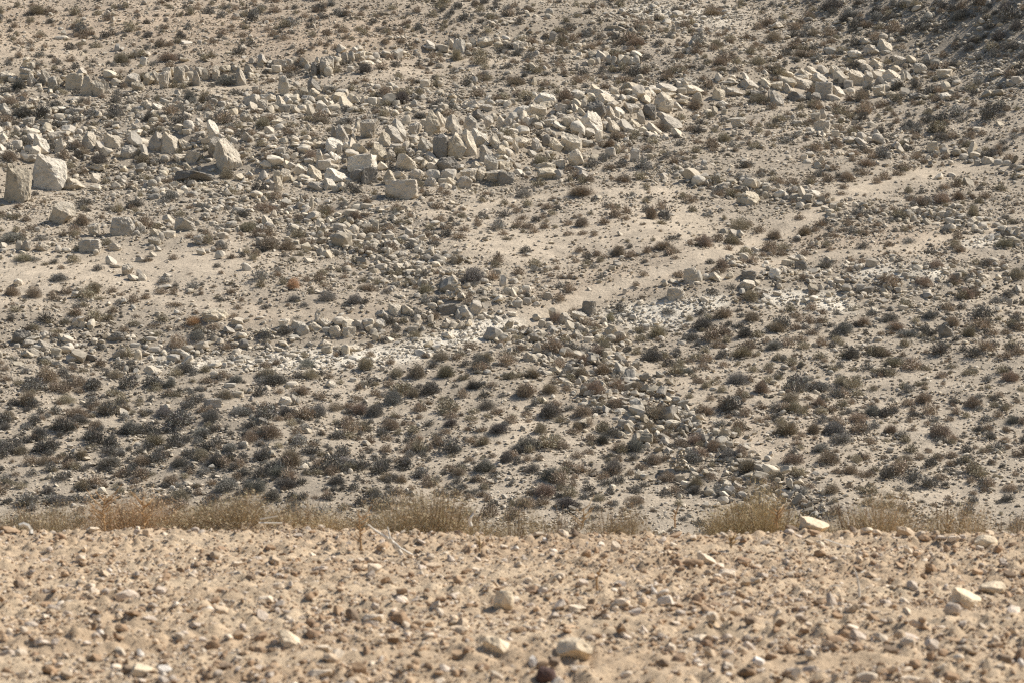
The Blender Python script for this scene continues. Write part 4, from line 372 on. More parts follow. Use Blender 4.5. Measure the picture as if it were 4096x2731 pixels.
# the remaining transcribed rocks and the countless smaller stones of the slope
SMALL = [(*rock(900 + i, 'bbfrpcw'[i % 7], 2, .03), ) for i in range(21)]
SMALL = [(v, t, np.ones((len(v), 3))) for v, t in SMALL]
TINY = []
for i in range(24):
    v, t = rock(1500 + i, 'bfrbpc'[i % 6], 1, .0); TINY.append((v, t, np.ones((len(v), 3))))
rest = rocks[NB:]; g = np.array(rock_place(rest)); cols = np.array([rock_col(t[4][1:], rng) * rng.uniform(.7, 1) for t in rest])
parts = [batch(SMALL, g[:, :3], g[:, 3:], cols, .08, .3, 3, 0)]
def scatter(n, seed, x0=-30, x1=30):
    r = np.random.default_rng(seed)
    y = 82 + (162 - 82) * r.random(n) ** .9
    x = (r.random(n) * 2 - 1) * (y * .1584 * 1.22 + .8)
    z = hill(x, y); P = np.stack([x, y, z], 1); return r, P, *project(P)
CAIRN_AT = [(2715, 1850, 32, 58), (1832, 1155, 34, 60), (108, 290, 26, 46), (320, 1300, 24, 36), (316, 1170, 24, 30)]
def clear(px, py):
    ok = np.ones(len(px), bool)
    for a, b, rx, ry in CAIRN_AT: ok &= ((px - a) / rx) ** 2 + ((py - b - 18) / ry) ** 2 > 1
    for a, b, w_, h_, _ in rocks[:130]: ok &= ((px - a) / (w_ * .55)) ** 2 + ((py - b - h_ * .22) / (h_ * .62)) ** 2 > 1
    return ok
# cobbles 10-45 cm
r, P, px, py = scatter(150000, 5)
rb, pth, pl = zone(px, py, RUBBLE), zone(px, py, PATHS), zone(px, py, PALE)
patch = vn(P[:, 0] * .35, P[:, 1] * .35, 51)
keep = r.random(len(P)) < np.clip(.04 + .07 * patch + .42 * rb * (.45 + patch) + .38 * pl, 0, 1) * np.clip(1 - 1.0 * pth, 0, 1)
keep[keep] &= clear(px[keep], py[keep])
P, rb2, pl2 = P[keep], rb[keep], pl[keep]
s = np.exp(r.normal(-2.08, .42, len(P))) * (.75 + .55 * rb2); s = np.clip(s, .06, .6)
dims = s[:, None] * np.stack([r.uniform(.8, 1.4, len(P)), r.uniform(.7, 1.1, len(P)), r.uniform(.45, .95, len(P))], 1)
cols = np.array(ROCKC)[r.integers(0, 6, len(P))] * np.clip(r.normal(.76, .13, (len(P), 1)), .45, 1.1)
cols = cols * (1 - .6 * pl2[:, None]) + np.array([.70, .64, .54]) * .6 * pl2[:, None]
parts.append(batch(SMALL, P, dims, cols, .3, None, 6, .2))
# broken bedrock packed between the big boulders of each ledge
MID = [rock(700 + i, 'bwbpcbw'[i % 7], 3, .05) for i in range(21)]; MID = [(v, t, np.ones((len(v), 3))) for v, t in MID]
OUT = [([(1130, 680), (1500, 640), (1900, 630), (2200, 540), (2500, 480)], 150, 1), ([(2350, 400), (2800, 370), (3200, 330), (3600, 300)], 75, 1), ([(0, 590), (350, 580), (900, 590)], 150, .55), ([(80, 318), (600, 318), (980, 296)], 40, 1), ([(1040, 262), (1340, 262)], 45, .9), ([(1350, 222), (1640, 208)], 40, .9), ([(1730, 186), (2100, 165)], 40, .9), ([(1050, 420), (1400, 420)], 90, .7), ([(2350, 240), (2560, 245)], 40, .6), ([(3250, 530), (3700, 610)], 60, .5)]
r, P, px, py = scatter(60000, 15)
ob = zone(px, py, OUT); keep = r.random(len(P)) < .34 * np.clip(ob - .12, 0, 1); P = P[keep]; P = P[clear(*project(P))]; n = len(P)
sz = np.exp(r.normal(-1.12, .3, n)); dims = np.clip(sz, .15, .52)[:, None] * np.stack([r.uniform(.8, 1.4, n), r.uniform(.8, 1.1, n), r.uniform(.7, 1.25, n)], 1)
parts.append(batch(MID, P, dims, np.array(ROCKC)[r.integers(0, 6, n)] * r.uniform(.8, 1.06, (n, 1)), .14, .3, 16, .18))
# tumbled dry-stone lines: stones packed along each old wall
WALLS = [([(2690, 690), (2780, 715), (2870, 745), (2960, 768), (3060, 792)], .35, 2), ([(3080, 785), (3250, 805), (3400, 842), (3480, 862)], .8, 1), ([(3640, 855), (3760, 872), (3850, 892), (3950, 922), (4120, 955)], .4, 2), ([(3830, 612), (3960, 636), (4120, 668)], .35, 1),
         ([(1330, 955), (1450, 1020), (1560, 1070), (1640, 1105)], .9, 2), ([(1640, 1105), (1780, 1150), (1900, 1240)], .9, 1), ([(2400, 1395), (2500, 1480), (2600, 1560), (2700, 1640), (2800, 1720), (2900, 1775), (2990, 1845), (3080, 1925)], .7, 3), ([(2150, 1330), (2250, 1450), (2380, 1570), (2500, 1690), (2620, 1790)], 1.0, 2), ([(2700, 1900), (2850, 1960), (3050, 1990), (3300, 2050)], .9, 2)]
wr = np.random.default_rng(77); pos, dm = [], []
for pts, wd, dens in WALLS:
    q = pick([p[0] for p in pts], [p[1] for p in pts])
    for a, b in zip(q[:-1], q[1:]):
        n = int(np.linalg.norm(b - a) * 7 * dens); f = wr.random((n, 1)); pp = a + (b - a) * f; pp[:, :2] += wr.normal(0, wd * .5, (n, 2)) * [1, .8]
        sz = np.exp(wr.normal(-1.72, .38, n)); pp[:, 2] = hill(pp[:, 0], pp[:, 1]) + (wr.random(n) < .35) * .16 * np.exp(-np.abs(wr.normal(0, 1, n)))
        pos.append(pp); dm.append(sz[:, None] * np.stack([wr.uniform(.8, 1.5, n), wr.uniform(.7, 1.1, n), wr.uniform(.5, 1, n)], 1))
pos, dm = np.concatenate(pos), np.concatenate(dm)
k_ = clear(*project(pos)); pos, dm = pos[k_], dm[k_]
parts.append(batch(MID, pos, dm, np.array(ROCKC)[wr.integers(0, 6, len(pos))] * np.clip(wr.normal(.62, .13, (len(pos), 1)), .36, .95), .5, None, 78, .15))
# pebbles 3-10 cm
r, P, px, py = scatter(300000, 7)
pth, pl, rb = zone(px, py, PATHS), zone(px, py, PALE), zone(px, py, RUBBLE)
patch = vn(P[:, 0] * .5, P[:, 1] * .5, 52)
keep = r.random(len(P)) < np.clip(.30 + .6 * patch + .35 * pl + .3 * rb, 0, 1) * np.clip(1 - .97 * pth, 0, 1)
P, pl2 = P[keep], pl[keep]
s = np.clip(np.exp(r.normal(-2.75, .38, len(P))), .025, .16)
dims = s[:, None] * np.stack([r.uniform(.8, 1.5, len(P)), r.uniform(.7, 1.1, len(P)), r.uniform(.38, .75, len(P))], 1)
cols = (np.array(ROCKC)[r.integers(0, 6, len(P))] * .5 + C_TAN * .5) * r.uniform(.65, 1.2, (len(P), 1))
cols = cols * (1 - .6 * pl2[:, None]) + np.array([.70, .64, .54]) * .6 * pl2[:, None]
pv, pt, pc = batch(TINY, P, dims, cols, .3, None, 8, .2)
po = np.cumsum([0] + [len(a[0]) for a in parts]); cv, cc = (np.concatenate([a[i] for a in parts]) for i in (0, 2)); ct = np.concatenate([a[1] + o for a, o in zip(parts, po)])
link('rubble', mesh('rubble', cv, ct, M_PEB, cc), kind='stuff', label='smaller cream rubble stones strewn over the hillside', category='rubble')
link('scree', mesh('scree', pv, pt, M_PEB, pc), kind='stuff', label='fine tan scree covering the soil of the hillside', category='scree')

# ------------------------------------------------------------------ shrubs
def shrub(seed, nt, nl, leaf, tw, low=.0):
    """dome of thin twigs and short dry leaves, unit width, unit height"""
    r = np.random.default_rng(seed)
    def dirs(n):
        a = r.uniform(0, 6.283, n); z = r.uniform(low, 1, n) ** .8; q = np.sqrt(1 - z * z)
        return np.stack([np.cos(a) * q, np.sin(a) * q, z], 1)
    def env(d): return .74 + .5 * (vn3(d * 2.2 + seed * 3.1, seed) - .25) + .18 * (vn3(d * 5 + seed, seed + 5) - .5)
    d = dirs(nt); L = env(d) * r.uniform(.8, 1.12, nt)
    tip = d * L[:, None]; st = tip * r.uniform(.15, .6, nt)[:, None] + r.normal(0, .04, (nt, 3))
    sd = np.cross(tip - st, r.normal(size=(nt, 3))); sd /= np.linalg.norm(sd, axis=1, keepdims=True) + 1e-9
    A = np.stack([st - sd * tw, st + sd * tw, tip], 1)
    d = dirs(nl); rad = env(d) * r.uniform(0, 1, nl) ** .33
    c = d * rad[:, None]; u = r.normal(size=(nl, 3)) + d * 1.2; u /= np.linalg.norm(u, axis=1, keepdims=True)
    v = np.cross(u, r.normal(size=(nl, 3))); v /= np.linalg.norm(v, axis=1, keepdims=True) + 1e-9
    ls = leaf * r.uniform(.6, 1.5, nl)[:, None]
    B = np.stack([c - v * ls * .4, c + v * ls * .4, c + u * ls * 1.7], 1)
    P = np.concatenate([A, B]); n = len(P)
    col = np.repeat(r.uniform(.65, 1.4, (n, 1)) * (1 + r.normal(0, .03, (n, 3))), 3, 0)
    V = P.reshape(-1, 3); V = V / np.array([np.percentile(np.abs(V[:, 0]), 97) * 2, np.percentile(np.abs(V[:, 1]), 97) * 2, np.percentile(V[:, 2], 97.5)])
    V[:, 2] = np.maximum(V[:, 2], -.03)
    return V, np.arange(n * 3).reshape(-1, 3), np.clip(col, 0, 2)
SH = [mesh('shrub', *(lambda a: (a[0], a[1], M_PLANT, a[2]))(shrub(20 + i, 900, 4600, .036, .007))) for i in range(10)] + [mesh('shrub', *(lambda a: (a[0], a[1], M_PLANT, a[2]))(shrub(80 + i, 1500, 1100, .034, .008))) for i in range(4)] + [mesh('shrub', *(lambda a: (a[0], a[1], M_PLANT, a[2]))(shrub(90 + i, 500, 5200, .030, .007, .0))) for i in range(3)]
SHS = [shrub(50 + i, 130, 520, .085, .018) for i in range(10)] + [shrub(70 + i, 240, 150, .08, .02) for i in range(4)]
def shrub_place(items):
    b = pick([t[0] for t in items], [t[1] + t[3] * .5 for t in items]); out = []
    for t, p in zip(items, b):
        s = p[1] / F; w, h = t[2] * s, t[3] * s
        out.append((p[0], p[1] + w * .3, p[2] + w * .3 * .22 - .03, w * 1.04, w * .85, h * .98))
    return np.array(out)
NS = 300
CW = {'n': 'brown', 'o': 'olive', 'g': 'grey', 'd': 'dark', 'r': 'rusty orange'}
for t, g in zip(shrubs[:NS], shrub_place(shrubs[:NS])):
    o = link('shrub', SH[rng.integers(17)], category='shrub', group='dry desert shrubs on the hillside')
    o.location = g[:3]; o.scale = (g[3], g[4], g[5]); o.rotation_euler = (0, 0, rng.uniform(0, 6.28)) if g[3] / g[4] < 1.3 else (0, 0, 0)
    c = np.array(SHRUBC[t[4]]) * rng.uniform(.85, 1.18) * (1 + rng.normal(0, .018, 3)); o.color = (*c, 1)
    a = t[2] * t[3]; size = 'big' if a > 4200 else 'medium' if a > 2500 else 'small'
    asp = 'spreading' if t[2] / t[3] > 1.9 else 'tall' if t[2] / t[3] < 1.25 else 'domed'
    named.append((o, t[0], t[1], f"{size} {CW[t[4]]} {asp}", 'shrub'))
rest = shrubs[NS:]; g = shrub_place(rest)
cols = np.array([np.array(SHRUBC[t[4]]) * rng.uniform(.85, 1.2) for t in rest])
p1 = batch(SHS, g[:, :3], g[:, 3:], cols, .05, .2, 9, 0)
r, P, px, py = scatter(56000, 13)
pth, th = zone(px, py, PATHS), zone(px, py, THICK)
patch = vn(P[:, 0] * .3, P[:, 1] * .3, 61); up = smooth((900 - py) / 700)
pl = zone(px, py, PALE)
keep = r.random(len(P)) < np.clip(.05 + .10 * patch + .03 * up + .11 * th + .12 * th * (py > 1400), 0, 1) * np.clip(1 - 1.02 * pth, 0, 1) * (1 - .8 * pl) * clear(px, py)
P, th2, px2 = P[keep], th[keep], px[keep]
w = np.clip(np.exp(r.normal(-1.45, .45, len(P))), .1, .7) * (1 + .2 * th2)
dims = np.stack([w, w * .9, w * r.uniform(.45, .75, len(P))], 1)
ci = r.random(len(P)); base = np.array([SHRUBC['n'], SHRUBC['o'], SHRUBC['g'], SHRUBC['d']])
dk = np.clip(.14 + .5 * th2 * ((px2 < 2100) | (px2 > 3300)), 0, .7)  # more dark tufts in side thickets, slope's shady side put into their colour
idx = np.where(ci < dk, 3, np.where(ci < dk + .15, 2, np.where(ci < dk + .5 * (1 - dk), 1, 0)))
cols = base[idx] * r.uniform(.8, 1.3, (len(P), 1))
p2 = batch(SHS, P, dims, cols, .06, None, 14, .04)
link('scrub', mesh('scrub', np.concatenate([p1[0], p2[0]]), np.concatenate([p1[1], p2[1] + len(p1[0])]), M_PLANT, np.concatenate([p1[2], p2[2]])), kind='stuff', label='smaller dry scrub tufts scattered over the hillside', category='scrub')

# ------------------------------------------------------------------ stone cairns
def cairn(label, x0, y0, base, stones_, zoom, ox, oy):
    b = pick([base[0]], [base[1]])[0]; s = b[1] / F
    root = link('stone_cairn', None, category='cairn', label=label); root.location = b
    for i, (x, y, w, h, k) in enumerate(stones_):
        X, Y = ox + x / zoom, oy + y / zoom; w, h = w / zoom * s, h / zoom * s
        o = link('stone', TPL[k][rng.integers(9)], root)
        dy = .12 + rng.uniform(-.05, .08)
        o.location = ((X - CX) * s - b[0], dy, (CY - Y) * s + CAMZ - b[2] - h * .56); o.scale = (w * 1.08, max(w * .8, .22), h * 1.16)
        o.rotation_euler = (0, rng.normal(0, .08), rng.normal(0, .15)); o.color = (*rock_col('', rng), 1)
    return root
cairn('tall cairn of balanced flat stones on the rubble ridge', 0, 0, (2715, 1893),
      [(1310, 365, 210, 90, 'f'), (1260, 470, 220, 110, 'b'), (1430, 490, 70, 110, 'b'), (1180, 580, 100, 90, 'b'), (1310, 580, 170, 90, 'b'), (1260, 670, 220, 80, 'f'), (1230, 755, 170, 140, 'b'), (1400, 730, 180, 110, 'w'), (1400, 840, 190, 130, 'w'), (1080, 890, 120, 120, 'b'), (1190, 890, 120, 80, 'b'), (1280, 860, 100, 70, 'b'), (1280, 970, 280, 140, 'b'), (1490, 990, 240, 170, 'b'), (1070, 670, 160, 120, 'b'), (940, 740, 140, 110, 'b'), (1070, 780, 160, 110, 'b'), (1560, 870, 120, 100, 'b'), (1520, 900, 110, 100, 'b'), (1150, 960, 200, 150, 'b'), (1700, 1070, 170, 90, 'c'), (1000, 860, 160, 130, 'b')], 7.84, 2560, 1750)
cairn('leaning cairn of stacked slabs where the rubble ridge ends', 0, 0, (1838, 1207),
      [(620, 320, 170, 110, 'b'), (660, 440, 270, 110, 'f'), (700, 560, 230, 100, 'f'), (740, 650, 210, 130, 'b'), (790, 780, 200, 170, 'b'), (890, 810, 120, 110, 'b'), (440, 730, 220, 170, 'b'), (600, 810, 110, 120, 'b'), (500, 850, 130, 100, 'b'), (640, 730, 160, 130, 'b'), (820, 900, 260, 110, 'b')], 7.84, 1740, 1080)
cairn('ruined dark cairn on the rock ledge at upper left', 0, 0, (108, 318),
      [(245, 555, 70, 60, 'b'), (240, 605, 90, 70, 'b'), (292, 600, 50, 60, 'b'), (228, 655, 100, 70, 'b'), (245, 700, 120, 60, 'b'), (285, 655, 60, 80, 'b')], 2.2959, 0, 0)
cairn('small cairn of squared stones between tufts at the left', 0, 0, (320, 1318),
      [(735, 1362, 80, 45, 'b'), (690, 1395, 70, 60, 'b'), (742, 1420, 85, 55, 'c'), (765, 1450, 90, 50, 'b'), (690, 1440, 90, 60, 'b'), (725, 1392, 70, 40, 'b')], 2.2959, 0, 683)
cairn('low heap of brown and white stones in a shrub row', 0, 0, (316, 1190),
      [(722, 1088, 80, 36, 'f'), (698, 1135, 80, 60, 'b'), (755, 1130, 60, 70, 'b'), (725, 1112, 60, 45, 'b'), (690, 1155, 80, 40, 'b')], 2.2959, 0, 683)

# ------------------------------------------------------------------ foreground stones
TPS = {k: [mesh('stone_' + k, *rock(4000 + 100 * i + 7 * j, k, 4, .035), M_STONE) for j in range(6)] for i, k in enumerate('bcfrwp')}
STC = [(.60, .46, .315), (.70, .575, .43), (.48, .335, .21), (.62, .51, .40), (.38, .255, .155)]
for t in stones:
    k, fl = t[4][0], t[4][1:]
    x, y, z = fore_pick(t[0], t[1] + t[3] / 2); s = y / F; w, h = t[2] * s, t[3] * s; d = w * (.9 if k in 'fr' else .75)
    o = link('stone', TPS[k][rng.integers(6)], category='stone', group='loose stones on the foreground ground')
    o.location = (x, y + d * .4, z - .14 * h); o.scale = (w * 1.04, d, h * 1.2)
    o.rotation_euler = (rng.normal(0, .06), rng.normal(0, .07), rng.normal(0, .2))
    c = np.array(STC[rng.integers(5)]) * rng.uniform(.9, 1.08)
    if fl == 'd': c = np.array([.26, .19, .13])
    if fl == 'p': c = np.array([.70, .57, .42])
    if fl == 'w': c = np.array([.78, .70, .60])
    if fl == 'm': c = np.array([.12, .075, .062])
    if t[2] * t[3] > 4200 and fl in ('', 'p'): c = np.array([.74, .60, .42]) * rng.uniform(.92, 1.05)
    o.color = (*c, 1)
    a = t[2] * t[3]; size = 'huge' if a > 6500 else 'large' if a > 2500 else 'medium' if a > 1400 else 'small'
    named.append((o, t[0], t[1], f"{size} {dict(d='dark brown', p='pale', w='white', m='maroon').get(fl, 'tan')} {SHAPE[k]}", 'stone'))
def fscatter(n, seed):
    r = np.random.default_rng(seed); y = 15.2 + 14.4 * r.random(n); x = (r.random(n) * 2 - 1) * (y * .1584 * 1.15 + .3)
    return r, x, y
sets = []
for n, seed, mu, sg, lo, hi, tp in ((170000, 71, -4.5, .42, .005, .028, TINY), (16000, 72, -3.55, .42, .014, .075, SMALL), (500, 73, -2.8, .28, .05, .12, SMALL)):
    r, x, y = fscatter(n, seed)
    keep = r.random(n) < .25 + .75 * smooth(vn(x * 1.1, y * 1.3, 81) * 1.6 - .3); x, y = x[keep], y[keep]; n = len(x)
    s = np.clip(np.exp(r.normal(mu, sg, n)), lo, hi)
    dims = s[:, None] * np.stack([r.uniform(.9, 1.6, n), r.uniform(.7, 1.2, n), r.uniform(.45, .95, n)], 1)
    cols = np.array(STC)[r.integers(0, 5, n)] * r.uniform(.72, 1.2, (n, 1))
    wh = r.random(n); cols[wh < .025] = (.74, .63, .50); cols[(wh > .1) & (wh < .2)] = (.36, .24, .15)
    sets.append(batch(tp, np.stack([x, y, fore(x, y) + clods(x, y)], 1), dims, cols, .4, None, seed, .22))
off = np.cumsum([0] + [len(a[0]) for a in sets])
link('gravel', mesh('gravel', np.concatenate([a[0] for a in sets]), np.concatenate([a[1] + o for a, o in zip(sets, off)]), M_STONE, np.concatenate([a[2] for a in sets])), kind='stuff', label='gravel and pebbles covering the foreground ground', category='gravel')

# ------------------------------------------------------------------ bushes, weeds and dead wood on the crest
def tube(pts, r0, r1, n=5):
    pts = np.array(pts, float); V, T = [], []
    for i, p in enumerate(pts):
        d = pts[min(i + 1, len(pts) - 1)] - pts[max(i - 1, 0)]; d /= np.linalg.norm(d) + 1e-9
        a = np.cross(d, [.3, 1, .2]); a /= np.linalg.norm(a); b = np.cross(d, a); rr = r0 + (r1 - r0) * i / (len(pts) - 1)
        V += [p + rr * (math.cos(t) * a + math.sin(t) * b) for t in np.arange(n) * 6.283 / n]
    for i in range(len(pts) - 1):
        for j in range(n):
            a, b = i * n + j, i * n + (j + 1) % n; T += [[a, b, b + n], [a, b + n, a + n]]
    return np.array(V), np.array(T)
def join(L):
    off = np.cumsum([0] + [len(v) for v, _ in L]); return np.concatenate([v for v, _ in L]), np.concatenate([t + o for (_, t), o in zip(L, off)])
def bush(label, x0, x1, top, col, y, seed, dens=1.0):
    y -= .8; x0, x1 = x0 - .07 * (x1 - x0), x1 + .07 * (x1 - x0); s = y / F; w = (x1 - x0) * s; cx = ((x0 + x1) / 2 - CX) * s
    zt = CAMZ - (top - CY) * s; zb = float(fore(np.array([cx]), np.array([y]))[0]) - .05; h = (zt - zb) * 1.2
    root = link('bush', None, category='bush', label=label, group='dry bushes along the crest'); root.location = (cx, y, zb)
    r = np.random.default_rng(seed)
    lobes = max(2, int(round(w / .38))); Vs, Ts, Cs = [], [], []; off = 0
    for i in range(lobes):
        u = (i + .5) / lobes * 2 - 1
        v, t, c = shrub(seed * 7 + i, int(1700 * dens), int(4600 * dens), .018, .0028)
        hh = h * (1 - .42 * u * u) * r.uniform(.62, 1.1); ww = w / lobes * 2.0
        v = v * np.array([ww, ww, hh * 1.05]) + np.array([u * w / 2 * .8, r.normal(0, .06), 0])
        Vs.append(v); Ts.append(t + off); Cs.append(c); off += len(v)
    f = link('foliage', mesh('bush_foliage', np.concatenate(Vs), np.concatenate(Ts), M_PLANT, np.concatenate(Cs)), root); f.color = (*col, 1)
    L = []
    for i in range(int(22 * max(1, w))):
        a = r.uniform(0, 6.28); e = np.array([math.cos(a) * w * .4 * r.random(), math.sin(a) * w * .2, h * r.uniform(.6, .98)]); b0 = np.array([e[0] * .4, 0, 0])
        L.append(tube([b0, (b0 + e) / 2 + r.normal(0, .03, 3), e], .006, .002))
    st = link('stem', mesh('bush_stem', *join(L), M_WOOD), root); st.color = (.24, .17, .11, 1)
bush('low olive bush at the far left end of the crest', -60, 330, 2040, (0.439, 0.349, 0.224), 29.9, 301)
bush('rusty brown bush tangled with orange dead stalks', 380, 670, 2022, (0.537, 0.394, 0.247), 29.8, 302)
bush('dome-shaped olive bush, left of centre on the crest', 700, 1040, 1998, (0.439, 0.349, 0.224), 29.7, 303)
bush('pale greyish bush behind the white sticks on the crest', 1050, 1400, 2018, (0.487, 0.388, 0.250), 29.9, 304, .8)
bush('long brown-olive bush, the broadest one on the crest', 1490, 2000, 1985, (0.455, 0.363, 0.233), 29.8, 305)
bush('short low olive bush right of the broadest crest bush', 2160, 2340, 2055, (0.439, 0.349, 0.224), 29.9, 306, .7)
bush('low flat bush behind the small brown stones on the crest', 2350, 2590, 2062, (0.439, 0.349, 0.224), 29.9, 307, .8)
bush('golden brown bush left of the tan slab', 2860, 3250, 2012, (0.504, 0.400, 0.237), 29.9, 308)
bush('olive bush right of the tan slab on the crest', 3290, 3610, 2025, (0.472, 0.375, 0.242), 29.9, 309)
bush('very low straw-coloured bush left of the forked branch', 1370, 1500, 2085, (0.467, 0.372, 0.234), 29.8, 312, .7)
bush('low straw tuft between the broadest bush and the short one', 1985, 2190, 2080, (0.467, 0.372, 0.234), 29.8, 313, .7)
bush('low straw-coloured bush right of the rusty brown bush', 640, 740, 2080, (0.478, 0.380, 0.241), 29.8, 314, .7)
bush('thin pale brown bush near the right end of the crest', 3670, 3940, 2040, (0.504, 0.400, 0.257), 30.0, 310, .7)
bush('faint low bush at the far right end of the crest', 3950, 4180, 2075, (0.504, 0.400, 0.257), 29.9, 311, .7)
def at(px, py, y): return np.array([(px - CX) / F * y, y, CAMZ - (py - CY) / F * y])
def sticks(name, label, cat, lines, y, col, grp=None):
    """lines: polylines in photo pixels standing about y metres away, with thickness"""
    y0_ = y
    if y < 28.9: y = fore_pick(*max(lines[0][0], key=lambda q: q[1]))[1] - .04
    if y0_ >= 28.9: y -= .8
    P0 = at(*lines[0][0][0], y); L = []
    for k, (pl, r0, r1) in enumerate(lines):
        L.append(tube([at(a, b, y + .03 * math.sin(3 * i + k)) - P0 for i, (a, b) in enumerate(pl)], r0 * 1.55, r1 * 1.55))
    o = link(name, mesh(name, *join(L), M_WOOD), label=label, category=cat); o.location = P0; o.color = (*col, 1)
    if grp: o['group'] = grp
OR, WH, TN = (.47, .30, .15), (.72, .66, .56), (.50, .36, .20)
sticks('dead_branch', 'forked white dead branch leaning over the crest stones', 'branch', [([(1605, 2215), (1580, 2175), (1545, 2148), (1500, 2120), (1470, 2095)], .012, .004), ([(1580, 2175), (1560, 2150), (1550, 2105)], .007, .003), ([(1650, 2220), (1600, 2190), (1560, 2150)], .008, .004)], 26.8, WH)
sticks('dead_branch', 'short bent white stick standing in front of the broadest bush', 'stick', [([(1884, 2103), (1879, 2085), (1883, 2068), (1896, 2050), (1902, 2032)], .011, .006)], 29.2, WH)
sticks('dead_branch', 'thin white sticks lying low between two crest bushes', 'stick', [([(1035, 2090), (1130, 2090)], .006, .004), ([(1040, 2075), (1110, 2062)], .005, .003)], 29.3, WH)
sticks('dead_branch', 'pale curved root end poking up at far left', 'branch', [([(78, 2100), (95, 2094), (112, 2100), (124, 2118), (126, 2136)], .012, .014)], 28.6, WH)
sticks('dead_branch', 'curved white grass stalk standing on the right foreground', 'stalk', [([(3438, 2386), (3436, 2350), (3430, 2310), (3422, 2285), (3412, 2268)], .006, .003), ([(3430, 2294), (3445, 2288), (3462, 2279)], .003, .002)], 22.2, WH)
sticks('dead_branch', 'thin pale stem lying aslant below the tan slab', 'stalk', [([(3300, 2156), (3350, 2172), (3405, 2190)], .005, .003)], 26.5, WH)
sticks('dead_branch', 'two small white twigs beside the olive bush', 'twig', [([(3393, 2098), (3394, 2078), (3388, 2062)], .005, .003), ([(3417, 2096), (3415, 2074)], .004, .002)], 29.2, WH)
r = np.random.default_rng(5)
def weed(label, x, y0, top, d, col, n=7, spread=60):
    L = [([(x, y0), (x + r.normal(0, 6), (y0 + top) / 2), (x + r.normal(0, 8), top)], .006, .003)]
    for i in range(n):
        f = r.uniform(.15, .85); yb = y0 + (top - y0) * f; dx = r.choice([-1, 1]) * r.uniform(.3, 1) * spread * .5
        L.append(([(x, yb), (x + dx * .6, yb - abs(dx) * .5), (x + dx, yb - abs(dx) * r.uniform(.6, 1.3))], .004, .0015))
    sticks('dry_weed', label, 'weed', L, d, col, 'dry weeds on the crest')
weed('tall orange dry weed with many stalks, left of the forked branch', 1445, 2200, 2045, 26.6, OR, 10, 90)
weed('orange dry weed rising from the rusty brown bush', 420, 2120, 1975, 29.0, OR, 16, 150)
weed('orange dry weed beside the dome-shaped olive bush', 575, 2125, 1985, 29.0, OR, 14, 120)
weed('tan dry weed stalk at the centre of the crest', 2325, 2115, 2030, 29.0, TN, 9, 130)
weed('single thin orange stem with few twigs, right of centre', 2700, 2110, 2020, 29.1, OR, 5, 40)
weed('golden dry weed in front of the golden brown bush', 3110, 2110, 2030, 29.0, OR, 12, 90)
weed('pale dry weed stalk in front of the thin bush', 3800, 2125, 2078, 29.0, TN, 6, 50)
weed('short tan weed stump on the stones, right of the forked branch', 1918, 2205, 2140, 26.8, TN, 9, 40)
weed('small dry tuft among pebbles near the flat pale stones', 2925, 2190, 2140, 27.0, TN, 12, 60)
weed('lone thin orange stem in the middle foreground', 2388, 2360, 2270, 22.3, OR, 2, 20)

# ------------------------------------------------------------------ labels that point at one thing each
LM = [('the tall ridge cairn', 2713, 1850), ('the leaning cairn', 1826, 1150), ('the dark square block', 2353, 1234), ('the lone undercut boulder', 1608, 761), ('the pale rock dome', 2183, 396), ('the steep bright slab', 2370, 497), ('the smooth grey boulder', 1795, 662), ('the white-topped block', 1447, 662), ('the paired left-edge boulders', 130, 710), ('the big bright wedge', 910, 627), ('the lone grey left boulder', 240, 855), ('the flat-topped left block', 483, 910), ('the white rock sheet', 2640, 1235), ('the pale gravel strip', 1750, 1350), ('the short dry-stone wall', 2850, 722), ('the tumbled wall end', 3770, 870), ('the right-edge wall row', 3980, 640), ('the pale lower-left block', 850, 1613), ('the squat trackside block', 2703, 1180), ('the upright trackside block', 2767, 1103), ('the pale round right boulder', 3098, 1097), ('the right outcrop end', 3540, 330), ('the upper-left rock ledge', 650, 310), ('the top centre ledge', 1840, 190), ('the slender standing rock', 1137, 348), ('the dark upper-right slope', 3850, 130), ('the biggest right-hand bush', 3764, 1727), ('the broad brown bush', 3150, 1714), ('the left sandy flat', 250, 1090), ('the central sandy flat', 2350, 1000), ('the middle boulder row', 1220, 1310), ('the long squared block', 1790, 1241), ('the ruined ledge cairn', 107, 270), ('the small squared cairn', 318, 1293), ('the shrub-row stone heap', 316, 1165), ('the dome-shaped crest bush', 870, 2060), ('the broadest crest bush', 1745, 2050), ('the golden crest bush', 3050, 2060), ('the rusty crest bush', 520, 2070), ('the tan crest slab', 3260, 2096), ('the brown pyramid stone', 2305, 2601), ('the maroon stone', 2183, 2701), ('the flat pale front stone', 1991, 2588), ('the squat centre stone', 2013, 2401), ('the big flat right stone', 3873, 2396), ('the forked white branch', 1540, 2150), ('the pale lower-left stone', 1163, 2553), ('the white-ended long stone', 599, 2684), ('the curved white stalk', 3430, 2330), ('the bottom right tan stone', 3473, 2710)]
used = set()
def direction(dx, dy):
    h = 'right of' if dx > 0 else 'left of'; v = 'below' if dy > 0 else 'above'
    if abs(dx) > 2.2 * abs(dy): return h
    if abs(dy) > 2.2 * abs(dx): return v
    return f"{v} and {h}"
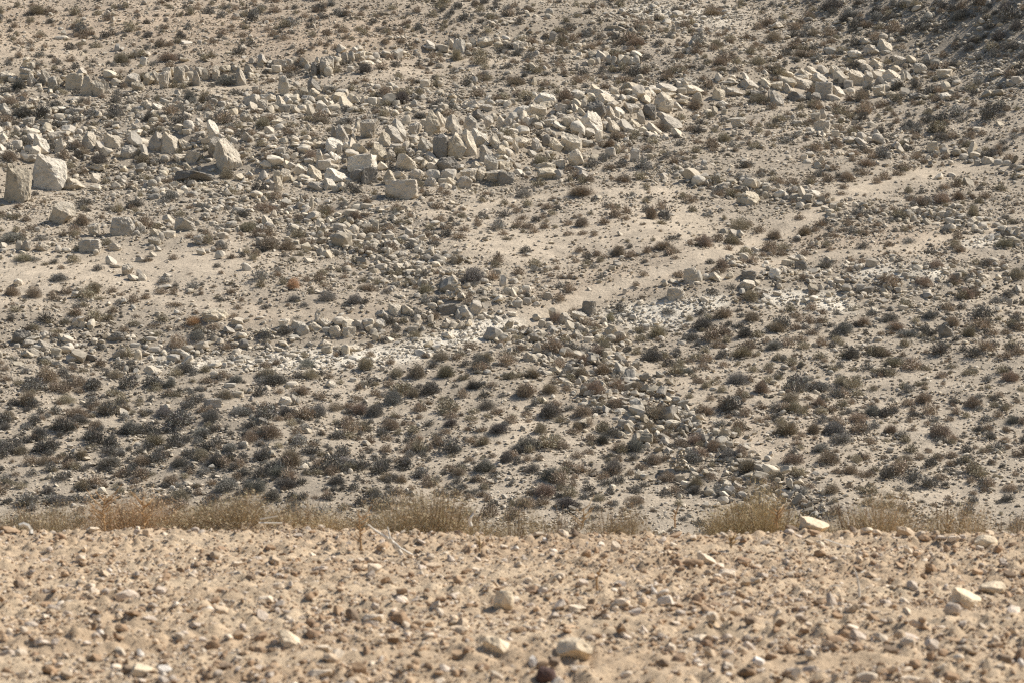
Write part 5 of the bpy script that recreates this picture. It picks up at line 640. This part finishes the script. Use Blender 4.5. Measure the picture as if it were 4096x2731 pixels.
for o, x, y, look, noun in named:
    c = sorted(((math.hypot(x - a, (y - b) * 1.3), n, a, b) for n, a, b in LM))
    lab = None
    if c[0][0] < 14:
        lab = f"{look} {noun}, known as {c[0][1]}".replace('known as the', 'the one called'); lab = f"{look} {noun}, {c[0][1].replace('the ', 'itself the ', 1)}"
        if lab in used: lab = None
    if lab is None:
        for d, n, a, b in c[(1 if c[0][0] < 14 else 0):14]:
            q = 'close ' if d < 110 else 'a little way ' if d < 260 else 'well ' if d < 520 else 'far '
            t = f"{look} {noun} {q}{direction(x - a, y - b)} {n}"
            if len(t.split()) > 16: t = t.split(' ', 1)[1]
            if t not in used: lab = t; break
    if lab is None: lab = f"{look} {noun} near {c[0][1]} and {c[1][1]}"
    used.add(lab); o['label'] = lab

# ------------------------------------------------------------------ camera, sun, sky
cam = bpy.data.cameras.new('camera'); co = bpy.data.objects.new('camera', cam); COL.objects.link(co)
co.location = (0, 0, CAMZ); co.rotation_euler = (R(90), 0, 0)
cam.sensor_width = 36; cam.lens = 36 * F / 4096; cam.clip_end = 2000; cam.clip_start = .5
cam.dof.use_dof = True; cam.dof.focus_distance = 104; cam.dof.aperture_fstop = 6.5
sc.camera = co
AZ, EL = R(69), R(47)        # sun to the right and slightly beyond the subject; azimuth clockwise from +Y
sd = np.array([math.sin(AZ) * math.cos(EL), math.cos(AZ) * math.cos(EL), math.sin(EL)])
sun = bpy.data.lights.new('sun', 'SUN'); sun.energy = 4.8; sun.angle = R(.53); sun.color = (1, .955, .88)
so = bpy.data.objects.new('sun', sun); COL.objects.link(so)
from mathutils import Vector
so.rotation_euler = Vector(sd).to_track_quat('Z', 'Y').to_euler()
W = bpy.data.worlds.new('World'); sc.world = W; W.use_nodes = True
bg = W.node_tree.nodes['Background']; sky = W.node_tree.nodes.new('ShaderNodeTexSky'); sky.sky_type = 'NISHITA'
sky.sun_disc = False; sky.sun_elevation = EL; sky.sun_rotation = AZ
W.node_tree.links.new(sky.outputs[0], bg.inputs[0]); bg.inputs[1].default_value = .074
vs = sc.view_settings; vs.view_transform = 'Standard'; vs.look = 'None'; vs.exposure = .44; vs.gamma = 1
sc.render.engine = 'CYCLES'; sc.cycles.max_bounces = 4; sc.cycles.diffuse_bounces = 3; sc.cycles.use_denoising = False; sc.cycles.filter_width = 1.2
